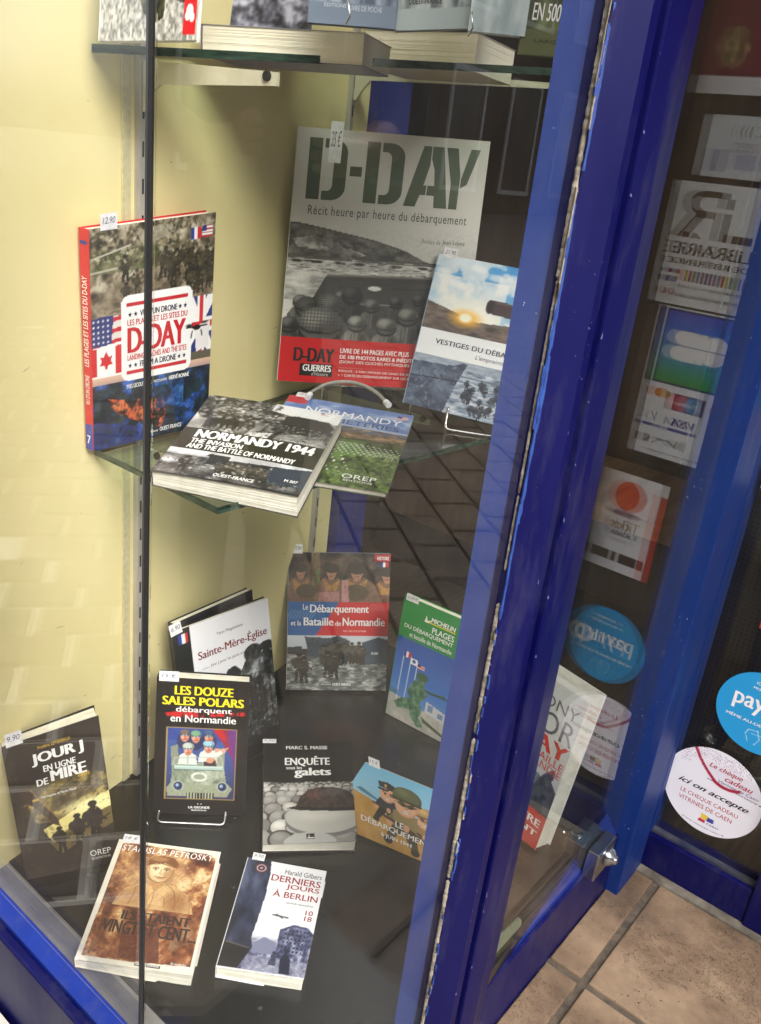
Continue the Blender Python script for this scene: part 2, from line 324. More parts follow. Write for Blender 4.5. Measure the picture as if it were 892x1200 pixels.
def print_sheet(name, fr, pic, mat, parent, mask=None, off=0.0, disc=False):
    lc = pic.lin()
    if disc:
        R, T = 95, 230; rr = np.linspace(0, 1, R+1)[1:]; th = np.linspace(0, 2*pi, T, endpoint=False)
        u = np.concatenate([[.5], (.5+.5*rr[:, None]*np.cos(th)).ravel()]); v = np.concatenate([[.5], (.5+.5*rr[:, None]*np.sin(th)).ravel()])
        V = fr.P(u, v, off); F = [(0, 1+(j+1)%T, 1+j) for j in range(T)]
        for i in range(R-1):
            F += [(1+i*T+j, 1+i*T+(j+1)%T, 1+(i+1)*T+(j+1)%T, 1+(i+1)*T+j) for j in range(T)]
        F = [f[::-1] for f in F]; me = bpy.data.meshes.new(name); me.from_pydata(V.tolist(), [], F)
        xi = np.clip(u*pic.w-.5, 0, pic.w-1); yi = np.clip(v*pic.h-.5, 0, pic.h-1); c = lc[np.round(yi).astype(int), np.round(xi).astype(int)]
    else:
        w, h = pic.w, pic.h; U, Vv = np.meshgrid(np.linspace(0, 1, w), np.linspace(0, 1, h))
        V = fr.P(U.ravel(), Vv.ravel(), off); k = np.arange(w*h).reshape(h, w)
        q = np.stack([k[1:, :-1], k[1:, 1:], k[:-1, 1:], k[:-1, :-1]], -1).reshape(-1, 4)
        if mask is not None:
            uu, vv = (U[1:, :-1]+U[1:, 1:])/2, (Vv[1:, :-1]+Vv[:-1, :-1])/2; q = q[mask(uu, vv).ravel()]
        me = bpy.data.meshes.new(name); me.vertices.add(w*h); me.vertices.foreach_set('co', V.ravel().astype(np.float32))
        nf = len(q); me.loops.add(nf*4); me.polygons.add(nf); me.loops.foreach_set('vertex_index', q.ravel().astype(np.int32))
        me.polygons.foreach_set('loop_start', np.arange(0, nf*4, 4, dtype=np.int32)); me.update(calc_edges=True); c = lc.reshape(-1, 3)
    at = me.color_attributes.new('Print', 'FLOAT_COLOR', 'POINT'); at.data.foreach_set('color', np.concatenate([c, np.ones((len(c), 1))], 1).ravel().astype(np.float32))
    me.polygons.foreach_set('use_smooth', [True]*len(me.polygons)); me.materials.append(mat); me.validate(); me.update()
    o = bpy.data.objects.new(name, me); COL.objects.link(o)
    if parent: o.parent = parent; o.matrix_parent_inverse = Matrix.Translation(-parent.location)
    return o
_tc = {}
def glyphs(s, bold=0.0, shear=0.0, space=1.0):
    k = (s, bold, shear, space)
    if k not in _tc:
        cu = bpy.data.curves.new('glyph', 'FONT'); cu.body = s;  cu.shear = shear; cu.space_character = space; cu.resolution_u = 3; cu.fill_mode = 'FRONT'
        o = bpy.data.objects.new('glyph', cu); COL.objects.link(o); bpy.context.view_layer.update()
        me = bpy.data.meshes.new_from_object(o.evaluated_get(bpy.context.evaluated_depsgraph_get()))
        v = np.array([tuple(q.co) for q in me.vertices])[:, :2] if len(me.vertices) else np.zeros((0, 2)); f = [tuple(p.vertices) for p in me.polygons]
        bpy.data.objects.remove(o); bpy.data.curves.remove(cu); bpy.data.meshes.remove(me); z = np.zeros(len(v))
        if bold > .004 and len(v):       # heavier weights: the outline stamped again a hair to each side
            e = bold*.85; vs, fs, zs_ = [], [], []; n0 = len(v); st = [-1, 0, 1] if bold < .035 else [-1, -.5, 0, .5, 1]
            for i, t in enumerate(st): vs.append(v+np.array([t*e, 0])); fs += [tuple(q+i*n0 for q in g) for g in f]; zs_.append(np.full(n0, i*.00006))
            v, f, z = np.concatenate(vs), fs, np.concatenate(zs_)
        _tc[k] = (v, f, z)
    return _tc[k]
def lettering(fr, items, parent, name='lettering', off=.0005, rough=.35):
    # items: (text, u0, v0, u1, v1, colour, options)   the box is where the glyphs' own outline goes
    by = {}
    for it in items:
        s, u0, v0, u1, v1, col = it[:6]; op = it[6] if len(it) > 6 else {}
        if op.get('shape'): v = np.array(op['shape'][0]); f = op['shape'][1]; zo = 0.0
        else: v, f, zo = glyphs(s, op.get('b', 0.0), op.get('sh', 0.0), op.get('sp', 1.0))
        if not len(v): continue
        lo, hi = v.min(0), v.max(0); t = (v-lo)/(hi-lo); x, y = t[:, 0], 1-t[:, 1]
        if op.get('rot') == 90: x, y = y, 1-x          # reads upwards
        elif op.get('rot') == -90: x, y = 1-y, x
        U = u0+x*(u1-u0); V = v0+y*(v1-v0)+op.get('slope', 0)*(U-u0)+op.get('arc', 0)*((x-.5)**2*4)
        d = by.setdefault(tuple(col), MB()); pts = fr.P(U, V, off+op.get('lift', 0)+(np.asarray(zo)[:, None] if np.ndim(zo) else zo)); d.add(pts, f)
    return [mesh_obj(name, d.v, d.f, ink(c, rough), parent) for c, d in by.items()]
def shape(polys):   # several outlines in one, for marks and stencil letters
    v, f = [], []
    for p in polys: k = len(v); v += list(p); f.append(tuple(range(k, k+len(p))))
    return (v, f)
def star(cx, cy, r, r2=.42, n=5): return [(cx+r*(1 if i % 2 == 0 else r2)*sin(i*pi/n), cy+r*(1 if i % 2 == 0 else r2)*cos(i*pi/n)) for i in range(2*n)]

BOOKS = {}
def book(key, label, group, quad, thick, cover_col, pic, texts, spine_col=None, spine_text=None, paper='paper', gloss='print', curl=.0, bow=.0, mask=None, fan=0.0, inset=.0015, cat='book', name='book', ink_rough=.35):
    tl, tr, br, bl = [np.array(q) for q in quad]; fr = Frame(tl, tr, br, bl, curl, bow); BOOKS[key] = fr
    if not hasattr(thick, '__len__'): thick = [thick]*4
    root = thing(name, label, cat, tuple(bl), group); n = fr.n
    o = print_sheet('front_cover', fr, pic, M[gloss], root, mask=mask)
    tk = np.array(thick)
    # page block: thin slabs of leaves, each a hair different at its edges
    rs = np.random.RandomState(abs(hash(key)) % 9999 if False else sum(map(ord, key))); nl = max(3, int(max(thick)/.0013)); mb = MB()
    U0, V0 = 1/np.linalg.norm(tr-tl), 1/np.linalg.norm(tl-bl)
    for i in range(nl):
        a, b_ = .0006+(i/nl), (i+1)/nl; j = rs.rand(3)*.0007; iu, iv = (inset+j[0])*U0, (inset+j[1])*V0
        P = []
        for f_ in (b_, a):
            for (u, v, ti) in ((0.004, 1-iv, 3), (1-iu, 1-iv, 2), (1-iu, iv, 1), (0.004, iv, 0)):
                dep = -.0007-(tk[ti]-.0012)*min(f_, 1)
                if fan and v < .5: v = v-fan*(f_)*(.35+.65*u)
                P.append(fr.P(u, v)+n*(dep))
        mb.hexa(P)
    if mask is None: mb.build('page_block', M[paper], root)
    else:
        mb = MB(); pts = mask(None, None); k = [fr.P(u, v, -.0006) for u, v in pts]; k2 = [fr.P(u, v, -.0006)-n*tk.mean() for u, v in pts]; m_ = len(pts)
        mb.add(k+k2, [tuple(range(m_))[::-1], tuple(range(m_, 2*m_))]+[(i, (i+1) % m_, (i+1) % m_+m_, i+m_) for i in range(m_)]); mb.build('page_block', M[paper], root)
    sc = spine_col or cover_col
    if mask is None:
        # front board under the print, back board, spine
        mb = MB(); g = 16
        for (d0, d1, back) in ((-.0001, -.0006, 0), (0, .0005, 1)):
            us = np.linspace(0, 1, g+1)
            for k in range(g):
                P = []
                for d in (d1, d0) if not back else (d1, d0):
                    for (u, v) in ((us[k], 1), (us[k+1], 1), (us[k+1], 0), (us[k], 0)):
                        t = (1-u)*((1-v)*tk[0]+v*tk[3])+u*((1-v)*tk[1]+v*tk[2])
                        if back: P.append((1-v)*((1-u)*tl+u*tr)+v*((1-u)*bl+u*br)-n*(t-d))
                        else: P.append(fr.P(u, v, d))
                mb.hexa(P)
            mb.build('back_cover' if back else 'cover_board', ink(sc if back else tuple(int(q*.5+110) for q in cover_col)), root); mb = MB()
        sp = Frame(tl-n*tk[0], tl, bl, bl-n*tk[3]); r_ = unit(tl-tr)*.0008
        mb.hexa([sp.P(0, 1)+r_*0, sp.P(1, 1), sp.P(1, 0), sp.P(0, 0), sp.P(0, 1)+r_, sp.P(1, 1)+r_, sp.P(1, 0)+r_, sp.P(0, 0)+r_]) ; mb.build('spine', ink(sc), root)
        if spine_text:
            s2 = Frame(tl-n*tk[0]+r_*1.3, tl+r_*1.3, bl+r_*1.3, bl-n*tk[3]+r_*1.3); lettering(s2, spine_text, root, 'spine_lettering', .0003)
    if texts: lettering(fr, texts, root, rough=ink_rough)
    return root
def slip(key, u, text, w=.030, h=.022, down=.006, label='', tilt=0.0, vt=None, colr=(70,70,110)):
    fr = BOOKS[key]; tl, tr, br, bl = fr.c; W, H = np.linalg.norm(tr-tl), np.linalg.norm(tl-bl)
    du, dv = w/W, h/H; v1 = down/H; v0 = v1-dv; off = .0012
    c, s_ = cos(tilt), sin(tilt); ru = unit(tr-tl); rv = unit(bl-tl); o0 = fr.P(u, v1, off)
    R = ru*c+rv*s_; D = rv*c-ru*s_
    q = Frame(o0-D*h, o0-D*h+R*w, o0+R*w, o0)
    mb = MB(); mb.hexa([q.P(0,1,-.0003), q.P(1,1,-.0003), q.P(1,0,-.0003), q.P(0,0,-.0003), q.P(0,1), q.P(1,1), q.P(1,0), q.P(0,0)])
    t = thing('price_slip', label, 'price tag', tuple(q.P(0, 1)), 'handwritten paper price slips'); mb.build('paper_slip', M['tagpaper'], t)
    lettering(q, [(text, .12, .22, .88, .62, colr, {'sh': .25, 'b': -.008})], t, 'handwriting', .0003)
# ------------------------------------------------------------------ the setting
ZG = -.13; YC = .305; XD = 1.167
LW = lambda x: .761+.168*x                   # the yellow wall runs a little askew
nwl = unit((.168, -1, 0)); uwl = unit((1, .168, 0))

# ground outside (one sheet), then the paving on it
def mat_ground():
    return mat_noise('grey_asphalt', rgb(96,92,88), rgb(122,118,112), 12, .9, bmp=.4)
struct(MB().box(-60, .352, -60, 60, ZG-.2, ZG-.03).build('street_ground', mat_ground()))
struct(MB().box(.352, 40, -60, YC-.001, ZG-.2, ZG-.03).build('recess_ground', M['ledge']))
def mat_tile():
    m, n, l, b = newmat('beige_floor_tile'); v = coords(n)
    big = tex_noise(n, l, 6, 6, .65, vec=v); r1 = ramp(n, l, big.outputs[0], [(.3, rgb(102,86,72)), (.5, rgb(142,119,97)), (.72, rgb(162,139,114))])
    dirt = tex_noise(n, l, 3.3, 5, .7, vec=mapped(n, l, (1.3, 1, 1))); rd = ramp(n, l, dirt.outputs[0], [(.44, (0,0,0,1)), (.66, (1,1,1,1))])
    m1 = n.new('ShaderNodeMix'); m1.data_type = 'RGBA'; m1.blend_type = 'MULTIPLY'; l.new(rd.outputs[0], m1.inputs[0]); l.new(r1.outputs[0], m1.inputs[6]); m1.inputs[7].default_value = (.42,.39,.37,1)
    vein = tex_noise(n, l, 38, 5, .7, vec=v, dist=1.8); rv = ramp(n, l, vein.outputs[0], [(.48, (0,0,0,1)), (.5, (1,1,1,1)), (.52, (0,0,0,1))])
    area = tex_noise(n, l, 7, 2, .5, vec=v); ra = ramp(n, l, area.outputs[0], [(.42, (0,0,0,1)), (.52, (1,1,1,1))])
    mu = n.new('ShaderNodeMath'); mu.operation = 'MULTIPLY'; l.new(rv.outputs[0], mu.inputs[0]); l.new(ra.outputs[0], mu.inputs[1])
    m2 = n.new('ShaderNodeMix'); m2.data_type = 'RGBA'; m2.blend_type = 'MULTIPLY'; l.new(mu.outputs[0], m2.inputs[0]); l.new(m1.outputs[2], m2.inputs[6]); m2.inputs[7].default_value = (.36,.31,.25,1)
    l.new(m2.outputs[2], b.inputs['Base Color']); b.inputs['Roughness'].default_value = .5
    ht = n.new('ShaderNodeMath'); ht.operation = 'SUBTRACT'; l.new(big.outputs[0], ht.inputs[0]); l.new(mu.outputs[0], ht.inputs[1]); bump(n, l, b, ht.outputs[0], .35, .0015)
    return m
M['tile'] = mat_tile()
M['grout'] = mat_noise('dark_grout', rgb(66,58,50), rgb(98,86,74), 60, .9, bmp=.4)
entrance = struct(MB().box(.352, XD+.012, -1.3, YC-.004, ZG-.03, ZG-.004).build('entrance_floor', M['grout']))
TX, TY, TS, G = .902, .246, .457, .0058
rnd = random.Random(5)
for i in range(-2, 2):
    for j in range(-4, 1):
        x0, x1 = TX+i*TS+G, TX+(i+1)*TS-G; y0, y1 = TY+j*TS+G, TY+(j+1)*TS-G
        x0, x1 = max(x0, .354), min(x1, XD+.008); y0, y1 = max(y0, -1.29), min(y1, YC-.006)
        if x1-x0 < .02 or y1-y0 < .01: continue
        t = MB().box(x0, x1, y0, y1, ZG-.012, ZG+rnd.uniform(-.0006, .0006)).build('tile', M['tile'], entrance, bevel=.0018)
# street pavers, near rows turned to run askew (seen mirrored in the panes)
def pavers(name, x0, x1, y0, y1, ang, L, W, gap, top, mat, seed):
    rs = random.Random(seed); mb = MB(); ca, sa = cos(ang), sin(ang); R = max(x1-x0, y1-y0)
    cx, cy = (x0+x1)/2, (y0+y1)/2; n = int(R/min(L, W))+2; 
    for j in range(-n, n):
        for i in range(-n, n):
            lx, ly = (i+(j % 2)*.5)*L, j*W; X, Y = cx+lx*ca-ly*sa, cy+lx*sa+ly*ca
            if not (x0 < X < x1 and y0 < Y < y1): continue
            h = top+rs.uniform(-.002, .002); k = [(X+(a*(L-gap)/2)*ca-(b*(W-gap)/2)*sa, Y+(a*(L-gap)/2)*sa+(b*(W-gap)/2)*ca) for a, b in ((-1,-1),(1,-1),(1,1),(-1,1))]
            mb.add([(x, y, ZG-.028) for x, y in k]+[(x*.96+X*.04, y*.96+Y*.04, h) for x, y in k], [(4,5,6,7),(0,1,5,4),(1,2,6,5),(2,3,7,6),(3,0,4,7)])
    o = mb.build(name, mat); o['kind'] = 'stuff'; o['label'] = 'stone pavers of the street laid askew'; return o
pm = mat_noise('brown_paving_stone', rgb(104,92,78), rgb(146,132,114), 9, .75, bmp=.5)
pm2 = mat_noise('pale_paving_stone', rgb(186,180,168), rgb(214,208,196), 14, .8, bmp=.5)
pavers('street_pavers', -.30, .30, .42, 1.9, radians(38), .17, .12, .015, ZG-.004, mat_noise('dark_paving_stone', rgb(74,62,52), rgb(104,90,76), 9, .75, bmp=.5), 3)
pavers('street_pavers', -2.3, -.30, .42, 4.2, radians(38), .19, .14, .008, ZG-.004, pm, 13)
pavers('street_pavers', -4.5, -.05, -3.2, .42, radians(38), .21, .15, .007, ZG-.004, pm, 4)
struct(MB().box(-1.9, .30, .42, 4.2, ZG-.029, ZG-.014).build('pale_joint_bed', pm2))
struct(MB().box(.301, .351, .42, 4.2, ZG-.03, ZG-.001).build('kerb_strip', pm2))
struct(MB().box(-.049, .351, -3.2, .419, ZG-.03, ZG-.002).build('pavement_strip', mat_noise('grey_pavement', rgb(120,112,102), rgb(156,146,132), 7, .7, bmp=.4)))

# building carrying the window: upper front, shop room, ceilings
fac = mat_noise('rendered_front', rgb(196,186,168), rgb(212,204,188), 5, .9, bmp=.3)
struct(MB().box(.40, 6, -4.2, 3.2, 2.55, 7).build('upper_building', fac))
struct(MB().box(.40, 3.4, .9+.5, 3.2, ZG, 2.55).build('left_neighbour_wall', fac))
struct(MB().box(1.22, 3.3, -4.2, 1.6, ZG-.02, ZG).build('shop_floor', M['shopwood']))
struct(MB().box(3.3, 3.4, -4.2, 1.4, ZG, 2.55).build('shop_back_wall', M['brown']))
struct(MB().box(1.12, 3.3, 1.36, 1.4, -.13, 2.55).build('shop_side_wall', M['darkbrown']))

# display platform
struct(MB().prism([(.417, .28), (1.20, .335), (1.20, 1.0), (.417, 1.0)], -.03, 0).build('display_floor', M['mat']))
struct(MB().prism([(.386, .53), (.4165, .50), (.4165, 1.0), (.386, 1.0)], -.03, -.0015).build('display_floor_edge', M['ledge']))
struct(MB().prism([(.41, .50), (.60, .315), (1.2, .334), (.4175, .52)], -.04, -.004).build('display_floor_front', M['mat']))
struct(MB().box(.40, 1.2, .33, 1.0, ZG, -.045).build('platform_base', M['darkbrown']))
wl_ = MB().prism([(.386, LW(.386)), (1.105, LW(1.105)), (1.10, LW(1.105)+.03), (.386, LW(.386)+.03)], -.03, 2.2)
yw = wl_.build('display_wall', M['yellow']); struct(yw)
# small scuffs and pin holes in the board
rs = random.Random(8); mb = MB()
for k in range(16):
    x = rs.uniform(.41, 1.08); z = rs.uniform(.05, .92); r = rs.uniform(.0006, .0015); p = np.array([x, LW(x), z])+nwl*.0004
    mb.add([p+uwl*r*cos(a)+np.array([0,0,r*sin(a)*rs.uniform(.5,1)]) for a in np.linspace(0, 2*pi, 7)[:-1]], [tuple(range(6))])
mb.build('pin_hole', M['slot'], yw)
mb = MB()      # pencil marks and short scratches
for x, z, l_, sl in ((.585,.05,.012,.2),(.60,.046,.006,-.3),(.47,.62,.010,.5),(.50,.30,.014,-.2),(.90,.62,.010,.1),(.455,.40,.006,1.2),(.73,.44,.008,.4),(1.07,.26,.012,.1)):
    p = np.array([x, LW(x), z])+nwl*.0004; dv = unit(uwl+np.array([0,0,sl]))*l_; w = np.array([0,0,.0006]); mb.add([p, p+dv, p+dv+w*.4, p+dv*.5+w*1.3, p+w], [(0,1,2,3,4)])
mb.build('scratch', M['ledge'], yw)
# blue post where the wall ends and the dark woodwork behind it
tag(MB().box(1.109, 1.185, .93, .99, -.03, 2.30).build('back_post', mat_paint('back_post_paint', (.012,.02,.17,1), (.02,.03,.22,1), dens=.76)), 'dark blue post standing where the yellow display wall ends', 'post')
cab = thing('wooden_cabinet', 'dark brown wooden cabinet in the shop behind the display', 'cabinet', (1.9, 1.1, ZG))
MB().box(1.75, 2.2, .55, 1.33, ZG, 1.6).build('carcass', M['darkbrown'], cab)
for k in range(2): MB().box(1.735, 1.749, .56+.385*k, .93+.385*k, .0, 1.55).build('door_panel', M['brown'], cab, bevel=.004)
for k in range(2): MB().box(1.72, 1.734, .90+.06*k, .91+.06*k, .6, .75).build('handle', M['steel'], cab)
tb = thing('wooden_table', 'pale wooden table inside the shop seen through the side pane', 'table', (1.5, .62, ZG))
MB().box(1.42, 1.72, .36, .80, .30, .33).build('tabletop', M['lightwood'], tb)
for x in (1.44, 1.70):
    for y in (.38, .78): MB().box(x-.015, x+.015, y-.015, y+.015, ZG, .30).build('leg', M['lightwood'], tb)

# shelf rails with slots
slot_me = None
for k, (x, lab) in enumerate(((.630, 'slotted steel shelf rail on the yellow wall beside the black glass seal'), (1.046, 'slotted steel shelf rail near the right end of the yellow wall'))):
    c = np.array([x, LW(x), 0]); r = thing('shelf_rail', lab, 'shelf rail', tuple(c), 'wall shelf rails')
    P = [c+uwl*a+nwl*b for a, b in ((-.0042, .0005), (-.0042, .009), (.0042, .009), (.0042, .0005))]
    MB().prism([tuple(p[:2]) for p in P], 0, 2.2).build('channel', M['steel'], r)
    z = .03
    while z < 1.2:
        p = c+nwl*.0092
        if slot_me is None:
            o = MB().obox(p[:2], atan2(uwl[1], uwl[0]), .0012, .0004, 0, .016).build('slot', M['slot'], r); o.data.transform(Matrix.Translation((-p[0], -p[1], 0))); slot_me = o.data
        else:
            o = bpy.data.objects.new('slot', slot_me); COL.objects.link(o); o.parent = r; o.matrix_parent_inverse = Matrix.Translation(-r.location)
        o.location = (p[0], p[1], z); z += .0385
# clear strip left of the first rail
c = np.array([.612, LW(.612), 0])+nwl*.002
tag(MB().obox(c[:2], atan2(uwl[1], uwl[0]), .006, .001, 0, 1.3).build('cover_strip', mat_plain('pale_strip', rgb(206,198,158), .3)), 'pale cover strip on the yellow wall left of the shelf rail', 'strip')
def bracket(x, zt, length, drop, lab, th_=.014):
    c = np.array([x, LW(x), 0]); r = thing('shelf_bracket', lab, 'bracket', tuple(c+np.array([0,0,zt])), 'cream steel shelf brackets')
    prof = [(.010, zt), (length, zt-.002), (length, zt-th_), (.035, zt-.008-th_), (.022, zt-.030), (.014, zt-drop), (.010, zt-drop)]
    v = [c+nwl*a+uwl*s*.002+np.array([0,0,z]) for s in (-1, 1) for a, z in prof]; n_ = len(prof)
    MB().add(v, [tuple(range(n_))[::-1], tuple(range(n_, 2*n_))]+[(i, (i+1) % n_, (i+1) % n_+n_, i+n_) for i in range(n_)]).build('arm', M['bracket'], r)
    MB().tube([c+nwl*(length-.012)+uwl*.004+np.array([0,0,zt-.006]), c+nwl*(length-.012)-uwl*.004+np.array([0,0,zt-.006])], .005, 10).build('rubber_pad', M['rubber'], r)
bracket(.630, .934, .185, .05, 'cream bracket under the left end of the top glass shelf')
bracket(1.046, .980, .36, .042, 'cream bracket under the right end of the top glass shelf', .007)
bracket(.630, .506, .05, .035, 'short bracket under the middle glass shelf beside the black seal')
bracket(1.046, .506, .20, .035, 'bracket under the middle glass shelf behind the large white book')

def glass_plate(name, label, poly, z, th):   # poly ccw, z may be a function
    zf = z if callable(z) else (lambda x, y: z); t = thing(name, label, 'shelf', (poly[0][0], poly[0][1], zf(*poly[0])-th), 'glass shelves')
    n_ = len(poly); v = [(x, y, zf(x, y)-th) for x, y in poly]+[(x, y, zf(x, y)) for x, y in poly]
    MB().add(v, [tuple(range(n_))[::-1], tuple(range(n_, 2*n_))]).build('plate', M['shelf_glass'], t)
    MB().add(v, [(i, (i+1) % n_, (i+1) % n_+n_, i+n_) for i in range(n_)]).build('polished_edge', M['shelf_edge'], t)
glass_plate('glass_shelf', 'middle glass shelf carrying five books', [(.562, .634), (1.115, .608), (1.115, LW(1.1)-.002), (.562, LW(.562)-.004)], .516, .008)
glass_plate('glass_shelf', 'top glass shelf cut off by the upper edge of the photo', [(.662, .775), (1.017, .575), (1.16, .60), (1.16, .93), (1.10, LW(1.1)-.004), (.565, LW(.565)-.004)], lambda x, y: .9395+.104*(x-.565), .008)

# ------------------------------------------------------------------ window: sill, panes, seal, corner post, side pane
win = thing('shop_window', 'blue framed corner shop window with three glass panes', 'shop window', (.39, .522, ZG))
A0, B0, B1 = (.388, 1.35), (.390, .522), (.5965, .3165)
gt = .006
MB().prism([(.388, .5225), (.394, .5225), (.394, LW(.39)-.001), (.388, LW(.388)-.001)], .0, 2.30).build('left_pane', M['glass'], win)
d = unit((B1[0]-B0[0], B1[1]-B0[1])); nb = np.array([d[1], -d[0]])*-1   # towards inside
if nb[0] < 0: nb = -nb
p = [np.array(B0)+d*.003, np.array(B1), np.array(B1)+nb*gt, np.array(B0)+d*.003+nb*gt]
MB().prism([tuple(q) for q in p], -.05, 2.30).build('angled_pane', M['glass'], win)
MB().prism([(.3872, .5215), (.3892, .5195), (.3925, .5215), (.3925, .5245), (.3877, .5245)], -.0, 2.30).build('corner_seal', M['rubber'], win)
MB().prism([(.388, LW(.388)+.034), (.394, LW(.394)+.034), (.394, 1.385), (.388, 1.385)], .0, 2.30).build('left_pane', M['glass'], win)
struct(MB().box(.398, 1.10, 1.0005, 1.395, -.03, -.0005).build('display_floor', M['mat']))
struct(MB().box(1.08, 1.10, .98, 1.395, 0, 2.3).build('display_back_wall', M['yellow']))
# sill under the left pane: bead, sloping top, face
y1_ = 1.35
s_ = MB(); s_.add([(.389, y1_, 0), (.371, y1_, -.010), (.371, .53, -.010), (.389, .523, 0), (.3885, y1_, -.05), (.3885, .523, -.05), (.371, y1_, -.03), (.371, .53, -.03)],
                  [(0,1,2,3), (1,6,7,2), (6,4,5,7), (0,3,5,4), (2,7,5,3)])
s_.build('sill_top', M['paint_lit'], win)
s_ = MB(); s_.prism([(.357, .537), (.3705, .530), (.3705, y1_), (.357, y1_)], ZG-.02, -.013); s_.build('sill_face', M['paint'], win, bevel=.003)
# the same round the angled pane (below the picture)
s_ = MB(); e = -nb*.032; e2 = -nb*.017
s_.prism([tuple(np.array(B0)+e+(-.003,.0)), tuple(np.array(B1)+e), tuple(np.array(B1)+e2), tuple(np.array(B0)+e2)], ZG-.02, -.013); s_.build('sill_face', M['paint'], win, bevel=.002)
s_ = MB(); s_.prism([tuple(np.array(B0)-nb*.0165), tuple(np.array(B1)-nb*.0165), tuple(np.array(B1)-nb*.0005), tuple(np.array(B0)-nb*.0005)], ZG, -.006); s_.build('sill_top', M['paint_lit'], win)
# head rail over everything
MB().box(.37, 1.2, .30, 1.3, 2.301, 2.50).build('head_rail', M['paint'], win)

post = thing('corner_post', 'indigo painted corner post with old blue paint peeling along the putty', 'post', (.62, .3, ZG))
zz = (ZG-.02, 2.30)
MB().prism([(.5975, .3110), (.6172, .2913), (.6172, .3400), (.6000, .3400)], *zz).build('face_board', M['paint'], post)
MB().prism([(.6175, .2935), (.6335, .2935), (.6335, .34), (.6175, .34)], *zz).build('rebate', M['paint'], post)
MB().prism([(.634, .3120), (.6405, .3120), (.6405, .34), (.634, .34)], *zz).build('groove', mat_paint('groove_paint', (.010,.008,.11,1), (.016,.012,.16,1)), post)
MB().prism([(.641, .2905), (.6780, .2905), (.6780, .34), (.641, .34)], *zz).build('moulding', M['paint'], post, bevel=.002)
MB().prism([(.6785, .2915), (.729, .3035), (.729, .335), (.6785, .335)], *zz).build('glazing_bead', M['paint'], post)
MB().prism([(.5838, .3400), (.600, .3230), (.640, .3405), (.640, .362), (.625, .3545)], -.04, 2.30).build('inner_post', M['paint_paled'], post)
# putty bead: lumpy, broken in places by light blue paint
rs = random.Random(4); mb = MB(); pts = []; rad = []; z = -.1
pc = np.array([.5968, .3135])
segs = [(-.1, .40), (.40, .52), (.70, 1.2)]
def putty(z0, z1, r0, seed):
    rr = random.Random(seed); P, R_ = [], []; z = z0
    while z < z1:
        w = rr.uniform(-.0003, .0003); P.append((pc[0]+w, pc[1]+w*.7, z)); R_.append(r0*rr.uniform(.82, 1.14)); z += .0022
    R_[0] *= .3; R_[-1] *= .3
    return P, R_
for z0, z1, r0, sd in ((-.1, .22, .0021, 1), (.222, .39, .0023, 2), (.395, .53, .0020, 3), (.56, .63, .0010, 5), (.63, .80, .0012, 7), (.80, 1.2, .0021, 8)):
    P, R_ = putty(z0, z1, r0, sd); MB().tube(P, R_, 8).build('putty', M['putty'], post, smooth=False)
dA = np.array([d[0], d[1]]); fo = -nb*.0062
for k in range(70):
    z = rs.uniform(.30, .98) if k > 25 else rs.uniform(-.08, .3)
    h = rs.uniform(.012, .07) if .5 < z < .95 else rs.uniform(.004, .014); w = rs.uniform(.0010, .0028) if .5 < z < .9 else rs.uniform(.001, .0022); c0 = np.array([.5972, .3123])+dA*rs.uniform(-.0018, .0008)
    m_ = 7; L = []
    for i in range(m_): t = i/(m_-1); L.append((t, rs.uniform(0, .35)))
    for i in range(m_): t = 1-i/(m_-1); L.append((t, rs.uniform(.65, 1.1)))
    off = rs.uniform(.0004, .0016); V = [(*(c0+dA*(b_*w)-nb*(.0042+off)), z+a_*h) for a_, b_ in L]; V2 = [(*(c0+dA*(b_*w)-nb*(.002)), z+a_*h) for a_, b_ in L]; q = len(L)
    MB().add(V+V2, [tuple(range(q))]+[(i, (i+1) % q, (i+1) % q+q, i+q) for i in range(q)]).build('paint_flake', M['oldblue'] if k % 5 else M['putty'], post)

side = thing('side_window', 'side pane of the display along the tiled entrance with blue bottom rail', 'window', (.73, YC, ZG))
MB().box(.7295, 1.0795, YC, YC+gt, -.028, 2.30).build('pane', M['glass'], side)
MB().add([(.6, .3005, -.026), (1.0795, .3005, -.026), (1.0795, .3045, -.024), (.6, .3045, -.024), (.6, .3005, ZG-.01), (1.0795, .3005, ZG-.01), (1.0795, .3045, ZG-.01), (.6, .3045, ZG-.01)],
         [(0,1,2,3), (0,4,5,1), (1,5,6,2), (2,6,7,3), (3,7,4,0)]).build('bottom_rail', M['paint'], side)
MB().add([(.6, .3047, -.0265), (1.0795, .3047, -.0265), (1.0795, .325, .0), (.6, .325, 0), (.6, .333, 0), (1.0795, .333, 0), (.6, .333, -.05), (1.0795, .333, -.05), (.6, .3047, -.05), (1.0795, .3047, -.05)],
         [(0,1,2,3), (3,2,5,4), (4,5,7,6), (8,9,1,0), (6,7,9,8)]).build('inner_rail', M['paint_lit'], side)
tag(MB().add([(.733,.3105,-.026),(.803,.3105,-.026),(.803,.3105,.008),(.796,.3105,.018),(.733,.3105,.026),(.733,.3140,-.026),(.803,.3140,-.026),(.803,.3140,.008),(.796,.3140,.018),(.733,.3140,.026)],[(0,1,2,3,4),(9,8,7,6,5),(0,5,6,1),(1,6,7,2),(2,7,8,3),(3,8,9,4),(4,9,5,0)]).build('plastic_wedge', mat_plain('dull_green_plastic', rgb(120,126,104), .45)), 'small dull green plastic piece tucked on the bottom rail of the side pane', 'plastic piece')
